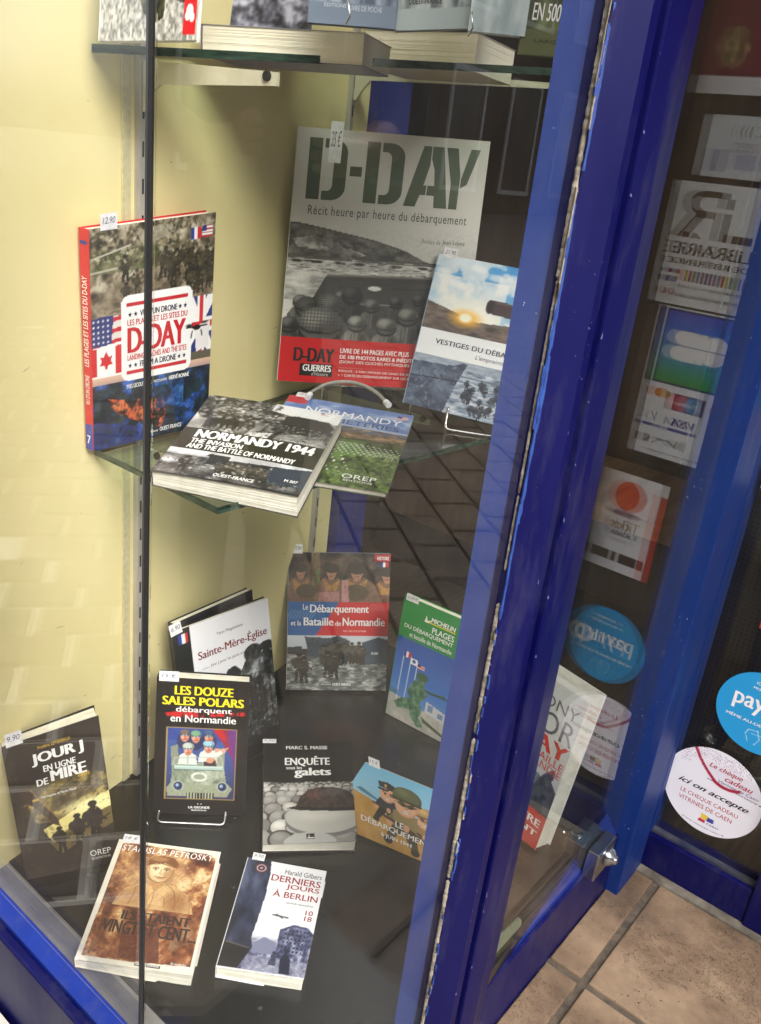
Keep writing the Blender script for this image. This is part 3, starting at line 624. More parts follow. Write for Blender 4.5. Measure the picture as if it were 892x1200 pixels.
# chrome clamp with its bolts
cl = thing('glass_clamp', 'chrome glass clamp with a domed bolt at the foot of the side pane', 'glass clamp', (.995, .30, -.025))
MB().box(.965, 1.022, .2865, .3045, -.026, .020).build('outer_plate', M['chrome'], cl, bevel=.0018)
MB().box(.962, 1.022, .3115, .338, -.004, .022).build('inner_plate', M['chrome'], cl, bevel=.0018)
MB().box(.968, 1.018, .3047, .3113, -.020, .017).build('gasket', M['rubber'], cl)
MB().lathe((.998, .2862, .000), (0,-1,0), [(0, .014), (.003, .0135), (.007, .0115), (.009, .009), (.010, .0085), (.0105, .0065), (.014, .006), (.0155, .004), (.016, .001)], 28).build('domed_bolt', M['chrome'], cl, smooth=True)
MB().lathe((.985, .3385, .008), (0,1,0), [(0, .006), (.004, .006), (.0042, .0032), (.010, .003), (.011, .0045), (.013, .004)], 16).build('inner_bolt', M['chrome'], cl, smooth=True)
MB().box(.972, .990, .292, .300, -.0295, -.0262).build('corroded_shim', M['putty'], cl)

# ------------------------------------------------------------------ door side: post, fixed panel with stickers, door leaf
dp = thing('door_post', 'blue post between the side pane and the glass door panel', 'post', (1.08, .28, ZG))
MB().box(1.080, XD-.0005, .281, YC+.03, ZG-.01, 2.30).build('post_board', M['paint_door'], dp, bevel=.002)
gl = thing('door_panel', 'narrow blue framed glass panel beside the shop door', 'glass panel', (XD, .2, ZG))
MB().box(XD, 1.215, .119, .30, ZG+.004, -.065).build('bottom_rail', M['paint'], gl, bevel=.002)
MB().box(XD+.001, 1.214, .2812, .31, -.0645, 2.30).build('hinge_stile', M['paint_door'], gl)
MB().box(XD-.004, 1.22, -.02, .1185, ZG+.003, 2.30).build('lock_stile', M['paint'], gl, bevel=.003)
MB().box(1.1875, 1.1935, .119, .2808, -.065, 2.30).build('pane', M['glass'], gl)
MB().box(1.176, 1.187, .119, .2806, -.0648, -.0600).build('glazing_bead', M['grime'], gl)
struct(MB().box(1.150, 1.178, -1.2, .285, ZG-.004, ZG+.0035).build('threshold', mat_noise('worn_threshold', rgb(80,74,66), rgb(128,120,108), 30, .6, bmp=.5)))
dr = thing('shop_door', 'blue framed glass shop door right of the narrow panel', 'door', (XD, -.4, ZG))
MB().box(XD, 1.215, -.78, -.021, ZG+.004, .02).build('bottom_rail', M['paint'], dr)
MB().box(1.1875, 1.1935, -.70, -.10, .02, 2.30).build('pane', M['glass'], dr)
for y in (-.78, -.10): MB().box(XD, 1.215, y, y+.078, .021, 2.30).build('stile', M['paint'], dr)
# far side of the recess: the other display window, dark behind its glass
ow = thing('far_window', 'blue framed display window across the tiled entrance', 'window', (.8, -1.3, ZG))
MB().box(.37, 1.22, -1.36, -1.30, ZG-.02, .05).build('bottom_rail', M['paint'], ow)
for x in (.37, 1.14): MB().box(x, x+.08, -1.36, -1.30, .051, 2.30).build('stile', M['paint'], ow)
MB().box(.45, 1.14, -1.335, -1.329, .051, 2.30).build('pane', M['glass'], ow)
MB().box(.45, 1.14, -1.8, -1.75, .0, 2.30).build('backing_board', M['brown'], ow)
struct(MB().box(.37, 3.3, -4.2, YC+.1, 2.305, 2.54).build('entrance_ceiling', fac))

# black perforated bin behind the panel
bn = thing('perforated_bin', 'black perforated metal bin standing behind the glass panel', 'bin', (1.66, .30, ZG))
def mat_perf():
    m, n, l, b = newmat('perforated_black_metal'); tc = n.new('ShaderNodeTexCoord'); mp = n.new('ShaderNodeMapping'); mp.inputs['Scale'].default_value = (115, 115, 115)
    l.new(tc.outputs['UV'], mp.inputs[0]); vo = n.new('ShaderNodeTexVoronoi'); vo.voronoi_dimensions = '2D'; vo.inputs['Randomness'].default_value = 0; vo.inputs['Scale'].default_value = 1
    l.new(mp.outputs[0], vo.inputs['Vector']); r = ramp(n, l, vo.outputs['Distance'], [(.28, (.0015,.0015,.0015,1)), (.34, (.022,.021,.020,1))]); l.new(r.outputs[0], b.inputs['Base Color']); b.inputs['Roughness'].default_value = .35
    return m
o = MB().lathe((1.66, .30, ZG+.002), (0,0,1), [(0, .165), (.012, .17), (.9, .17), (.91, .16)], 64).build('body', mat_perf(), bn, smooth=True)
uvl = o.data.uv_layers.new(name='UV')
for lp in o.data.loops:
    c = o.data.vertices[lp.vertex_index].co; a = atan2(c.y-.30, c.x-1.66); a = a if a > 0 else a+2*pi; uvl.data[lp.index].uv = (a*.17, c.z)
MB().lathe((1.66, .30, ZG+.003), (0,0,1), [(0, .172), (.015, .173), (.02, .17)], 48).build('base_ring', M['rubber'], bn)

# grit, crumbs and dirt on the tiles; scuffs on the painted edges
rs = random.Random(31); mb = MB()
for k in range(420):
    if k < 260: x, y = rs.uniform(.75, 1.16), rs.uniform(.05, .30)
    elif k < 340: x, y = rs.uniform(.70, 1.07), .300-abs(rs.gauss(0, .010))
    else: x, y = 1.148-abs(rs.gauss(0, .012)), rs.uniform(.0, .28)
    s = rs.uniform(.0004, .0013); q = Vector((x, y, ZG+.0005)); mb.add([q+Vector((s*rs.uniform(.5,1.3)*cos(t), s*rs.uniform(.5,1.3)*sin(t), 0)) for t in (0,1.5,3,4.6)]+[q+Vector((0,0,s*.9))], [(0,1,4),(1,2,4),(2,3,4),(3,0,4)])
g_ = mb.build('grit', mat_noise('dark_grit', (.03,.025,.02,1), (.25,.2,.15,1), 300, .9)); g_['kind'] = 'stuff'; g_['label'] = 'small grit and crumbs on the entrance tiles'
cr = thing('paper_scrap', 'tiny pale scrap on the tile beside the blue bottom rail', 'scrap', (.715, .285, ZG))
MB().add([(.742,.288,ZG+.001),(.751,.285,ZG+.002),(.750,.293,ZG+.004),(.743,.2935,ZG+.001)], [(0,1,2,3)]).build('scrap', M['white'], cr)
def edge_scuffs(name, x, y, nx, ny, z0, z1, n_, seed, par, mat):
    rs = random.Random(seed); mb = MB()
    for k in range(n_):
        z = rs.uniform(z0, z1); h = rs.uniform(.0008, .005); w = rs.uniform(.0003, .0011); o = .0005
        mb.add([(x+nx*o-ny*w, y+ny*o+nx*w, z), (x+nx*o+ny*w, y+ny*o-nx*w, z+h*.2), (x+nx*o+ny*w*.6, y+ny*o-nx*w*.6, z+h), (x+nx*o-ny*w*.4, y+ny*o+nx*w*.4, z+h*.8)], [(0,1,2,3)])
    o = mb.build(name, mat, par); o['kind'] = 'stuff'
sm = mat_noise('scuffed_edge', rgb(50,54,110), rgb(96,102,146), 90, .7)
edge_scuffs('scuff', .6172, .2913, -.5, -.86, -.1, 1.1, 12, 1, post, sm); edge_scuffs('scuff', .6785, .2905, .3, -1, -.1, 1.1, 14, 2, post, sm); edge_scuffs('scuff', .6412, .2906, -.6, -.8, -.1, 1.1, 22, 3, post, sm); edge_scuffs('scuff', .5978, .3106, -1, -.2, -.1, 1.1, 18, 4, post, sm)

rs = random.Random(77)
fl = [o for o in bpy.data.objects if o.name == 'display_floor'][0]; stm = mat_noise('pale_floor_spot', (.035,.034,.032,1), (.06,.058,.054,1), 90, .8)
mb = MB()
for k in range(26):
    x, y, r = rs.uniform(.45, .95), rs.uniform(.40, .78), rs.uniform(.001, .004); n_ = 9; q = [rs.uniform(.5, 1.2) for _ in range(n_)]
    if x+y < .95: continue
    mb.add([(x+cos(2*pi*i/n_)*r*q[i], y+sin(2*pi*i/n_)*r*q[i]*rs.uniform(.6, 1), .0004) for i in range(n_)], [tuple(range(n_))])
o = mb.build('floor_spot', stm, fl); o['kind'] = 'stuff'  # small paler spots scattered over the display floor
# ------------------------------------------------------------------ books
def sc(quad, k):                  # same silhouette, moved along the lines of sight to its own distance
    e = np.array([0, 0, EYE]); return [list(e+(np.array(p)-e)*k) for p in quad]
Q = {
'drone':[[0.5456,0.8317,0.765],[0.7262,0.8456,0.785],[0.7295,0.8505,0.5189],[0.5509,0.8364,0.5196]],
'dday':[[0.9203,0.9093,0.8924],[1.1043,0.7202,0.9025],[1.0779,0.6954,0.5575],[0.8907,0.888,0.55]],
'vest':[[1.0282,0.7277,0.7524],[1.1269,0.5662,0.7418],[1.0845,0.5626,0.5268],[0.9857,0.7268,0.545]],
'norm44':[[0.703,0.8141,0.5717],[0.7866,0.6673,0.5713],[0.6164,0.5729,0.5355],[0.5378,0.7133,0.5361]],
'cemet':[[0.8291,0.8007,0.5585],[0.9102,0.6503,0.5571],[0.7325,0.5467,0.522],[0.6465,0.6904,0.5222]],
'mere':[[0.668,0.835,0.235],[0.835,0.8221,0.2379],[0.8324,0.7694,0.004],[0.6665,0.7825,0.0026]],
'douze':[[0.6244,0.809,0.1954],[0.7078,0.7196,0.1961],[0.6786,0.685,0.0078],[0.5939,0.7749,0.0047]],
'debarq':[[0.993,0.9345,0.2251],[1.1256,0.8164,0.2292],[1.068,0.7483,0.0053],[0.9396,0.8645,0.0048]],
'michelin':[[1.0353,0.7119,0.2213],[1.0419,0.5915,0.2225],[1.0282,0.5899,0.0013],[1.0216,0.7098,0.0016]],
'enquete':[[0.7728,0.747,0.0481],[0.8662,0.6598,0.0486],[0.7432,0.5347,0.0225],[0.6492,0.6173,0.0213]],
'juin':[[0.8051,0.6089,0.0859],[0.8427,0.4674,0.0834],[0.7978,0.4458,0.005],[0.7683,0.5546,0.006]],
'jourj':[[0.4121,0.8209,0.1842],[0.5134,0.7791,0.2043],[0.5115,0.7357,0.0052],[0.4132,0.7813,0.0086]],
'ils':[[0.5149,0.7375,0.0363],[0.5917,0.6338,0.0359],[0.4608,0.5294,0.0206],[0.386,0.636,0.0194]],
'derniers':[[0.6237,0.6164,0.0179],[0.6793,0.5301,0.0179],[0.5447,0.44,0.0185],[0.4882,0.5207,0.018]],
'beevor':[[1.004,0.5024,0.2421],[0.9704,0.3511,0.2421],[0.9234,0.3615,0.007],[0.957,0.5128,0.007]],
}
GM = 'books standing on the middle shelf'; GF = 'books shown on the display floor'; GT = 'books on the top shelf'
W, K = (245,245,245), (22,20,20)
def flag_fr(u0, v0, u1, v1):
    w = (u1-u0)/3; r = lambda a, b: shape([[(a, -v1), (b, -v1), (b, -v0), (a, -v0)]])
    return [('', u0, v0, u0+w, v1, (30,60,150), {'shape': r(0, 1)}), ('', u0+w, v0, u0+2*w, v1, W, {'shape': r(0, 1)}), ('', u0+2*w, v0, u1, v1, (205,35,45), {'shape': r(0, 1)})]
def pflag(p, u0, v0, u1, v1):
    w = (u1-u0)/3; p.rect(u0, v0, u0+w, v1, (35,60,150)); p.rect(u0+w, v0, u0+2*w, v1, W); p.rect(u0+2*w, v0, u1, v1, (205,35,45))
def pusa(p, u0, v0, u1, v1):
    for k in range(7): p.rect(u0, v0+(v1-v0)*k/7, u1, v0+(v1-v0)*(k+1)/7, (190,40,50) if k % 2 == 0 else W)
    p.rect(u0, v0, u0+(u1-u0)*.45, v0+(v1-v0)*.55, (45,55,120))
GR = [(0,(28,27,26)),(.4,(92,90,86)),(.7,(150,148,142)),(1,(214,212,206))]

# 1 beaches and sites seen from a drone
p = Pic(150, 236, (96,90,70)); p.noise(0, 0, 1, .43, 14, 3, [(0,(48,44,34)),(.35,(104,94,74)),(.65,(150,138,116)),(1,(196,188,168))], octs=5)
p.noise(0, .10, .55, .2, 6, 31, [(0,(70,80,40)),(1,(120,122,80))], .6); p.poly([(0,.3),(.4,.2),(1,.24),(1,.42),(0,.42)], (128,112,92), .5)
rs = random.Random(3)
for k in range(26): p.man(rs.choice([.25,.38,.4,.55,.62,.68,.78,.82,.86,.92,.96])+rs.uniform(-.03,.03), .30+rs.uniform(-.06,.05), .12+rs.uniform(-.03,.01), c=(58,54,40), helm=(40,40,30), face=(90,74,58), turn=rs.choice((-1,1)))
p.scatter(0,0,1,.16,420,81,[(40,40,26),(70,68,44),(176,166,140),(120,112,86),(210,204,186)],(.006,.026),(.3,.8)); p.scatter(.3,.14,1,.31,260,82,[(30,28,20),(52,48,34),(96,84,62),(130,112,88)],(.005,.018),(.3,1))
p.scatter(0,.30,1,.38,160,83,[(90,74,54),(140,120,94),(168,148,120)],(.006,.02),(.2,.5),ang=(-20,20)); p.line([(.02,.13),(.3,.09)], .012, (200,196,184)); p.line([(.0,.19),(.2,.18)], .014, (190,186,170)); p.poly([(.34,.04),(.55,.02),(.62,.07),(.4,.1)], (176,168,150), .7)
pflag(p, .79, .055, .87, .105); pusa(p, .88, .05, .97, .10)
p.rect(0, .385, .26, .66, (228,222,216)); 
for k in range(5): p.poly([(.0,.40+.05*k),(.25,.385+.05*k),(.25,.405+.05*k),(0,.42+.05*k)], (200,40,50))
p.poly([(0,.385),(.17,.38),(.15,.51),(0,.515)], (48,58,120))
for k in range(5):
    for j in range(4): p.ell(.02+.035*j, .40+.024*k, .007, .005, W)
p.poly([(0,.52),(.26,.50),(.26,.655),(0,.66)], W); p.rect(0, .52, .04, .65, (208,38,44)); p.poly([(.18,.52),(.25,.515),(.25,.645),(.18,.65)], (208,38,44))
p.poly([(.11,.54),(.13,.565),(.155,.56),(.145,.585),(.16,.60),(.12,.605),(.115,.625),(.105,.625),(.10,.605),(.06,.60),(.075,.585),(.065,.56),(.09,.565)], (208,38,44))
p.rect(.78, .36, 1, .62, (40,52,120)); p.poly([(.78,.36),(.82,.36),(1,.58),(1,.62),(.96,.62),(.78,.42)], W); p.poly([(1,.36),(.95,.36),(.78,.56),(.78,.62),(1,.4)], W); p.rect(.86, .36, .93, .62, W); p.rect(.78, .46, 1, .53, W); p.rect(.88, .36, .91, .62, (208,38,44)); p.rect(.78, .48, 1, .51, (208,38,44))
p.poly([(.84,.50),(.98,.48),(.97,.60),(.86,.62)], (235,232,232))
p.grad(.655, .70, [(226,190,160),(180,150,150)]); p.poly([(0,.655),(1,.655),(1,.60),(.8,.63)], (210,180,170), .0)
p.noise(0, .69, 1, 1, 9, 9, [(0,(10,16,34)),(.4,(20,36,52)),(.6,(34,56,44)),(.8,(24,52,110)),(1,(60,100,180))], octs=6)
p.noise(.12, .76, .60, .95, 12, 5, [(0,(20,26,30)),(.45,(60,30,20)),(.6,(200,90,50)),(1,(230,120,70))], .95, poly=[(.10,.76),(.3,.79),(.55,.80),(.62,.86),(.55,.97),(.45,.93),(.2,.85)])
p.noise(.50, .72, .75, .86, 14, 6, [(0,(10,30,40)),(.5,(20,70,150)),(1,(80,150,230))], .7)
p.poly([(0,.86),(.4,.93),(.45,1),(0,1)], (40,60,150), .55)
rb = lambda u0, v0, u1, v1, r, n=5: [(u0+r+r*cos(a)*1., v0+r*.75-r*.75*sin(a)) for a in np.linspace(pi, pi/2, n)]+[(u1-r+r*cos(a), v0+r*.75-r*.75*sin(a)) for a in np.linspace(pi/2, 0, n)]+[(u1-r+r*cos(a), v1-r*.75+r*.75*sin(-a)) for a in np.linspace(0, -pi/2, n)]+[(u0+r+r*cos(a), v1-r*.75+r*.75*sin(-a)) for a in np.linspace(-pi/2, -pi, n)]
p.poly(rb(.225,.305,.815,.695,.06), W); R_ = (196,30,42); Bn = (36,34,60)
p.rect(.27, .338, .77, .356, R_); p.rect(.27, .648, .77, .666, R_)
p.ell(.86, .505, .035, .012, (20,20,22)); p.line([(.77,.50),(.95,.50)], .012, (20,20,22)); p.ell(.79,.49,.03,.005,(20,20,22)); p.ell(.93,.485,.03,.005,(20,20,22)); p.line([(.82,.52),(.81,.55)], .01, K); p.line([(.9,.52),(.91,.545)], .01, K)
st = [('', .275+.045*k, .378, .275+.045*k+.032, .402, Bn, {'shape': shape([star(0,0,1)])}) for k in (0, 1)]+[('', .69+.045*k, .378, .69+.045*k+.032, .402, Bn, {'shape': shape([star(0,0,1)])}) for k in (0, 1)]
st += [('', .275+.045*k, .612, .275+.045*k+.032, .636, Bn, {'shape': shape([star(0,0,1)])}) for k in (0, 1)]+[('', .69+.045*k, .612, .69+.045*k+.032, .636, Bn, {'shape': shape([star(0,0,1)])}) for k in (0, 1)]
p.scatter(0,.72,1,1,300,84,[(8,14,30),(24,44,70),(40,70,40),(20,60,140)],(.008,.03),(.2,.6),al=.6); p.scatter(.12,.77,.6,.95,260,85,[(214,90,44),(236,130,80),(90,30,16),(30,24,24),(160,60,30)],(.006,.02),(.2,.6),poly=[(.10,.76),(.3,.79),(.55,.80),(.62,.86),(.55,.97),(.45,.93),(.2,.85)],ang=(50,110))
book('drone', 'red spined paperback of aerial photographs with allied flags leaning on the yellow wall', GM, Q['drone'], [.016,.016,.012,.012], (190,40,45), p, st+[
 ("VU D'UN DRONE", .37, .376, .68, .404, Bn, {'b': .03}), ('LES PLAGES ET LES SITES DU', .27, .414, .77, .440, R_, {'b': .02}), ('D-DAY', .27, .450, .76, .565, R_, {'b': .05, 'sp': .95}),
 ('LANDING BEACHES AND THE SITES', .27, .574, .77, .600, R_, {'b': .02}), ('FROM A DRONE', .37, .610, .68, .638, Bn, {'b': .03}),
 ('YVES LECOUTURIER', .26, .712, .47, .732, W, {'b': .02}), ('PHOTOGRAPHIE', .49, .716, .60, .729, W), ('HERVÉ RONNÉ', .62, .706, .80, .73, W, {'b': .03}), ('Éditions', .44, .958, .53, .974, W, {'sh': .3}), ('OUEST-FRANCE', .545, .955, .74, .975, W, {'b': .01})],
 spine_col=(206,36,42), spine_text=[("VU D'UN DRONE", .2, .64, .75, .78, W, {'rot': 90, 'b': .04}), ('LES PLAGES ET LES SITES DU D-DAY', .2, .20, .75, .60, W, {'rot': 90, 'b': .03}), ('7', .2, .93, .7, .97, W, {'b': .03})]+[('', .12, .05, .85, .065, (30,60,150), {'shape': shape([[(0,0),(1,0),(1,1),(0,1)]])}), ('', .0, .875, 1, 1, (46,66,170), {'shape': shape([[(0,0),(1,0),(1,1),(0,1)]]), 'lift': -.0002})], curl=.001)

# 2 large white hardback with stencil title
def dshape(u0, u1):  # stencil D: bar and bowl
    w = u1-u0; bar = [(u0, .0), (u0+w*.34, 0), (u0+w*.34, 1), (u0+.0, 1)]
    out = [(u0+w*.40, 1), (u0+w*.62, 1)]+[(u0+w*(.62+.38*sin(a)), .78+.22*cos(a)) for a in np.linspace(.2, pi/2, 6)]+[(u0+w*(.62+.38*sin(a)), .22+.22*cos(a)) for a in np.linspace(pi/2, pi-.2, 6)]+[(u0+w*.62, 0), (u0+w*.40, 0), (u0+w*.40, .15), (u0+w*.52, .15)]
    out += [(u0+w*(.52+.14*sin(a)), .25+.10*cos(a)) for a in np.linspace(pi-.3, pi/2, 4)]+[(u0+w*(.52+.14*sin(a)), .75+.10*cos(a)) for a in np.linspace(pi/2, .3, 4)]+[(u0+w*.52, .85), (u0+w*.40, .85)]
    return [bar, out]
AA = [[(.585, 0), (.655, 0), (.675, .17), (.685, .17), (.705, .36), (.69,.36), (.73, .80), (.735,1), (.69, 1)], [(.712, .17), (.755, .17), (.758, 0), (.835, 0), (.80, 1), (.742, 1), (.735,.80),(.745,.36),(.725,.36)]]
AA = [[(.575,0),(.645,0),(.668,.20),(.700,.20),(.703,.36),(.684,.36),(.712,.70),(.712,1),(.665,1)], [(.718,1),(.785,1),(.835,0),(.757,0),(.752,.20),(.706,.20),(.709,.36),(.748,.36),(.740,.62),(.718,.80)]]
YY = [[(.790, 1), (.865, 1), (.888, .55), (.885, 0), (.838+.035, 0), (.83,0), (.832, .42)], [(.892, .50), (.93, 1), (1.0, 1), (.935, .45), (.935, .30), (.892,.30)]]
YY = [[(.800,1),(.868,1),(.896,.56),(.896,0),(.845,0),(.845,.42)], [(.902,.50),(.945,1),(1.0,1),(.940,.42),(.902,.35)]]
stencil = shape(dshape(0, .225)+[[(.245,.42),(.315,.42),(.315,.58),(.245,.58)]]+dshape(.335, .56)+AA+YY)
p = Pic(208, 272, (214,214,208)); p.grain(.03, 2, 8)
p.grad(.34, .50, [(214,214,208),(196,196,190)]); p.poly([(0,.355),(.08,.36),(.2,.375),(.32,.39),(.44,.405),(.52,.42),(.62,.44),(.72,.475),(.80,.49),(.80,.50),(0,.50)], (84,84,80))
p.noise(0, .35, .8, .5, 18, 4, [(0,(58,58,55)),(.5,(92,92,86)),(1,(128,126,118))], .85, poly=[(0,.362),(.08,.365),(.2,.38),(.32,.395),(.44,.41),(.52,.425),(.62,.445),(.72,.48),(.76,.495),(0,.495)])
p.noise(.02, .40, .42, .48, 7, 11, [(0,(90,90,86)),(.5,(150,150,146)),(1,(236,236,232))], .75, poly=[(.02,.42),(.12,.405),(.25,.425),(.42,.47),(.38,.475),(.18,.46),(.05,.45)])
p.noise(0, .485, 1, .66, 10, 5, [(0,(150,150,145)),(.5,(190,190,184)),(1,(220,220,214))], octs=5, asp=4); p.rect(0, .483, 1, .495, (70,70,66), .8)
for u in (.03,.10,.14,.26,.36,.56,.7): p.ell(u+.02, .505, .028, .006, (52,52,50))
p.scatter(0,.36,.8,.50,300,96,[(50,50,47),(96,94,88),(130,126,118)],(.006,.024),(.15,.5),al=.6,ang=(0,35),poly=[(0,.362),(.08,.365),(.2,.38),(.32,.395),(.44,.41),(.52,.425),(.62,.445),(.72,.48),(.76,.495),(0,.495)])
p.scatter(0,.49,1,.545,240,97,[(230,230,224),(130,130,126),(60,60,58),(180,180,174)],(.006,.03),(.08,.2),ang=(-6,6))
p.poly([(.12,.70),(.20,.575),(.22,.553),(.86,.535),(1,.53),(1,.82),(.1,.82)], (62,62,58)); p.grad(.53,.82,[(70,70,66),(44,44,41)],.0,.0)
p.scatter(.2,.55,1,.72,200,198,[(54,54,50),(76,76,71),(64,64,60)],(.01,.05),(.1,.4),al=.4,ang=(-4,4),poly=[(.14,.70),(.22,.556),(.86,.538),(1,.533),(1,.82),(.1,.82)])
p.line([(.22,.555),(1,.536)], .010, (118,118,110)); p.line([(.25,.665),(.58,.66)], .007, (128,126,118)); p.line([(.28,.60),(.95,.585)], .004, (40,40,37)); p.line([(.58,.64),(.58,.68)], .006, (128,126,118)); p.ell(.475, .597, .036, .009, (226,226,220))
def sold(u, v, r, g, net=False):
    g = float(g); c = lambda k: (min(255, g*k), min(255, g*k), min(255, g*k*.96)); A_ = 1/p.asp
    p.poly([(u-1.7*r,v+3.4*r*A_),(u-1.55*r,v+1.7*r*A_),(u-.9*r,v+.8*r*A_),(u+.8*r,v+.8*r*A_),(u+1.5*r,v+1.6*r*A_),(u+1.8*r,v+3.4*r*A_)], c(.82)); 
    p.ell(u-.75*r, v+1.7*r*A_, .55*r, .75*r*A_, c(1.12), soft=.6, al=.8); p.ell(u+.7*r, v+1.9*r*A_, .5*r, .9*r*A_, c(.55), soft=.7, al=.8)
    for q_ in range(4): p.line([(u+(-1.1+.6*q_)*r, v+(1.1+.2*(q_%2))*r*A_), (u+(-1.0+.5*q_)*r, v+2.9*r*A_)], .10*r, c(.38 if q_ % 2 else 1.35), .7)
    p.ell(u, v+.22*r*A_, 1.02*r, .80*r*A_, c(.28)); p.ell(u, v, r, .80*r*A_, c(.78)); p.ell(u-.25*r, v-.28*r*A_, .62*r, .42*r*A_, c(1.5), soft=.8, al=.75); p.ell(u+.45*r, v+.2*r*A_, .5*r, .5*r*A_, c(.45), soft=.9, al=.6)
    p.line([(u-r*.98,v+.16*r*A_),(u-.5*r,v+.40*r*A_),(u+.5*r,v+.40*r*A_),(u+r*.98,v+.16*r*A_)], .09*r, c(.25))
    if net:
        for k in range(-6, 7): p.line([(u+k*r*.15, v-.78*r*A_*sqrt(max(0,1-(k*.15)**2))), (u+k*r*.165, v+.3*r*A_)], .0035, c(.45), .8)
        for k in range(-4, 3): w_ = r*sqrt(max(0,1-(k*.19)**2)); p.line([(u-w_, v+k*.16*r*A_), (u+w_, v+k*.16*r*A_)], .0035, c(.45), .8)
for q_ in ((.30,.635,.032,86),(.72,.63,.035,60),(.60,.645,.036,64),(.36,.625,.055,54),(.09,.665,.042,96),(.47,.665,.042,92),(.84,.66,.05,84),(.94,.62,.05,72),(.67,.70,.055,100),(.13,.685,.065,88),(.25,.675,.072,104),(.56,.745,.055,112),(.40,.74,.05,120),(.80,.74,.07,92),(.04,.76,.05,80)): sold(*q_, net=q_[2] > .06)
sold(.205,.755,.115,112,True); p.grain(.10, 6, 90, (0,.36,1,.815)); p.scatter(0,.66,1,.81,160,98,[(34,34,32),(150,148,140)],(.003,.008),(.2,.6),al=.35)
p.rect(0, .812, 1, 1, (196,30,34)); p.rect(.115, .918, .295, .972, (28,24,24)); p.line([(.33,.928),(.97,.925)], .003, (220,120,120))
book('dday', 'large white hardback with green stencil title and red band behind the other books', GM, sc(Q['dday'], .985), .010, (205,205,198), p, [
 ('', .065, .035, .955, .265, (78,92,72), {'shape': stencil}), ('Récit heure par heure du débarquement', .085, .288, .925, .334, (72,72,68), {'b': .004, 'sp': 1.12}), ('Préface de', .70, .388, .80, .406, (130,130,124)), ('Jean Lopez', .81, .386, .93, .408, (70,70,66)),
 ('D-DAY', .075, .855, .295, .912, (30,22,22), {'b': .07}), ('GUERRES', .13, .924, .285, .952, W, {'b': .05}), ("d'Histoire", .18, .955, .27, .970, (200,200,200), {'sh': .2}),
 ('LIVRE DE 144 PAGES AVEC PLUS', .325, .848, .70, .868, W, {'b': .03}), ('DE 100 PHOTOS RARES & INÉDITES', .325, .872, .745, .892, W, {'b': .03}), ('(DONT DES CLICHÉS MYTHIQUES DE ROBERT CAPA)', .325, .896, .93, .914, W, {'b': .005}),
 ("INCLUS : 2 FAC-SIMILÉS DE UNES DE JOURNAUX D'ÉPOQUE", .325, .936, .93, .950, W), ('+ 1 CARTE DU DÉBARQUEMENT SUR LES PLAGES DE NORMANDIE', .325, .954, .93, .968, W)], ink_rough=.4)

# 3 vestiges
p = Pic(150, 190, (120,170,215)); p.grad(0, .42, [(52,140,214),(120,186,232),(222,232,240)]); p.noise(0, 0, 1, .42, 5, 8, [(0,(60,146,218)),(.45,(96,170,228)),(.6,(226,234,242)),(1,(255,255,255))], .85)
p.noise(0, .12, .55, .42, 4, 18, [(0,(150,200,235)),(.4,(240,242,246)),(1,(255,255,255))], .75); p.ell(.28, .36, .34, .16, (255,252,240), soft=.9, al=.8)
p.poly([(0,.30),(.12,.325),(.27,.36),(.36,.385),(.6,.37),(1,.37),(1,.51),(0,.48)], (96,86,84)); p.noise(0, .3, 1, .5, 8, 9, [(0,(66,58,58)),(1,(140,122,112))], .8, poly=[(0,.31),(.12,.33),(.27,.365),(.36,.39),(.6,.375),(1,.375),(1,.51),(0,.48)], asp=3)
p.ell(.30, .375, .10, .05, (255,190,70), soft=.95, al=.9); p.ell(.30, .37, .045, .028, (255,255,235), soft=.6)
p.poly([(.44,.25),(.47,.225),(1,.245),(1,.40),(.9,.33),(.48,.315),(.44,.29)], (72,58,62)); p.ell(.455, .27, .03, .044, (52,42,46)); p.line([(.5,.235),(1,.255)], .02, (98,82,84))
p.rect(0, .478, 1, .645, (240,243,248)); p.noise(0, .645, 1, 1, 12, 12, [(0,(92,108,130)),(.5,(150,166,186)),(1,(206,214,226))], asp=4); p.rect(0, .645, 1, .70, (164,176,194), .7); p.rect(.35,.735,1,.745,(80,92,112),.6)
p.poly([(0,.70),(.30,.685),(.37,.655),(.40,.66),(.35,.80),(.30,1),(0,1)], (84,98,122)); p.noise(0, .66, .4, 1, 9, 13, [(0,(44,56,78)),(1,(120,134,156))], .7, poly=[(0,.70),(.30,.685),(.37,.655),(.40,.66),(.35,.80),(.30,1),(0,1)]); p.line([(0,.80),(.33,.78)], .012, (40,50,70))
rs = random.Random(9)
for k in range(20): u, v = .42+rs.uniform(0,.55), .78+rs.uniform(-.02,.19); p.ell(u, v, .026, .02, (40,48,62)); p.ell(u+.004, v-.022, .016, .011, (70,80,92)); p.line([(u,v+.02),(u+.01,v+.035)], .02, (60,70,88))
p.scatter(0,.68,.34,1,200,99,[(40,50,70),(90,104,126),(150,164,186)],(.006,.02),(.2,.5),al=.6,poly=[(0,.70),(.30,.69),(.35,.68),(.34,.80),(.30,1),(0,1)]); p.scatter(.33,.76,1,1,300,100,[(220,226,236),(150,162,182),(96,108,130)],(.006,.03),(.08,.2),ang=(-8,8),al=.6)
for k in range(22): u, v = .42+rs.uniform(0,.55), .80+rs.uniform(-.02,.17); p.man(u, v+.03, .07, c=(52,60,74), helm=(66,74,84), face=(90,90,92))
for q_ in range(7): p.ell(.05+.13*q_+rs.uniform(-.02,.02), .05+rs.uniform(0,.12), .06, .022, (250,252,255), soft=.8, al=.7)
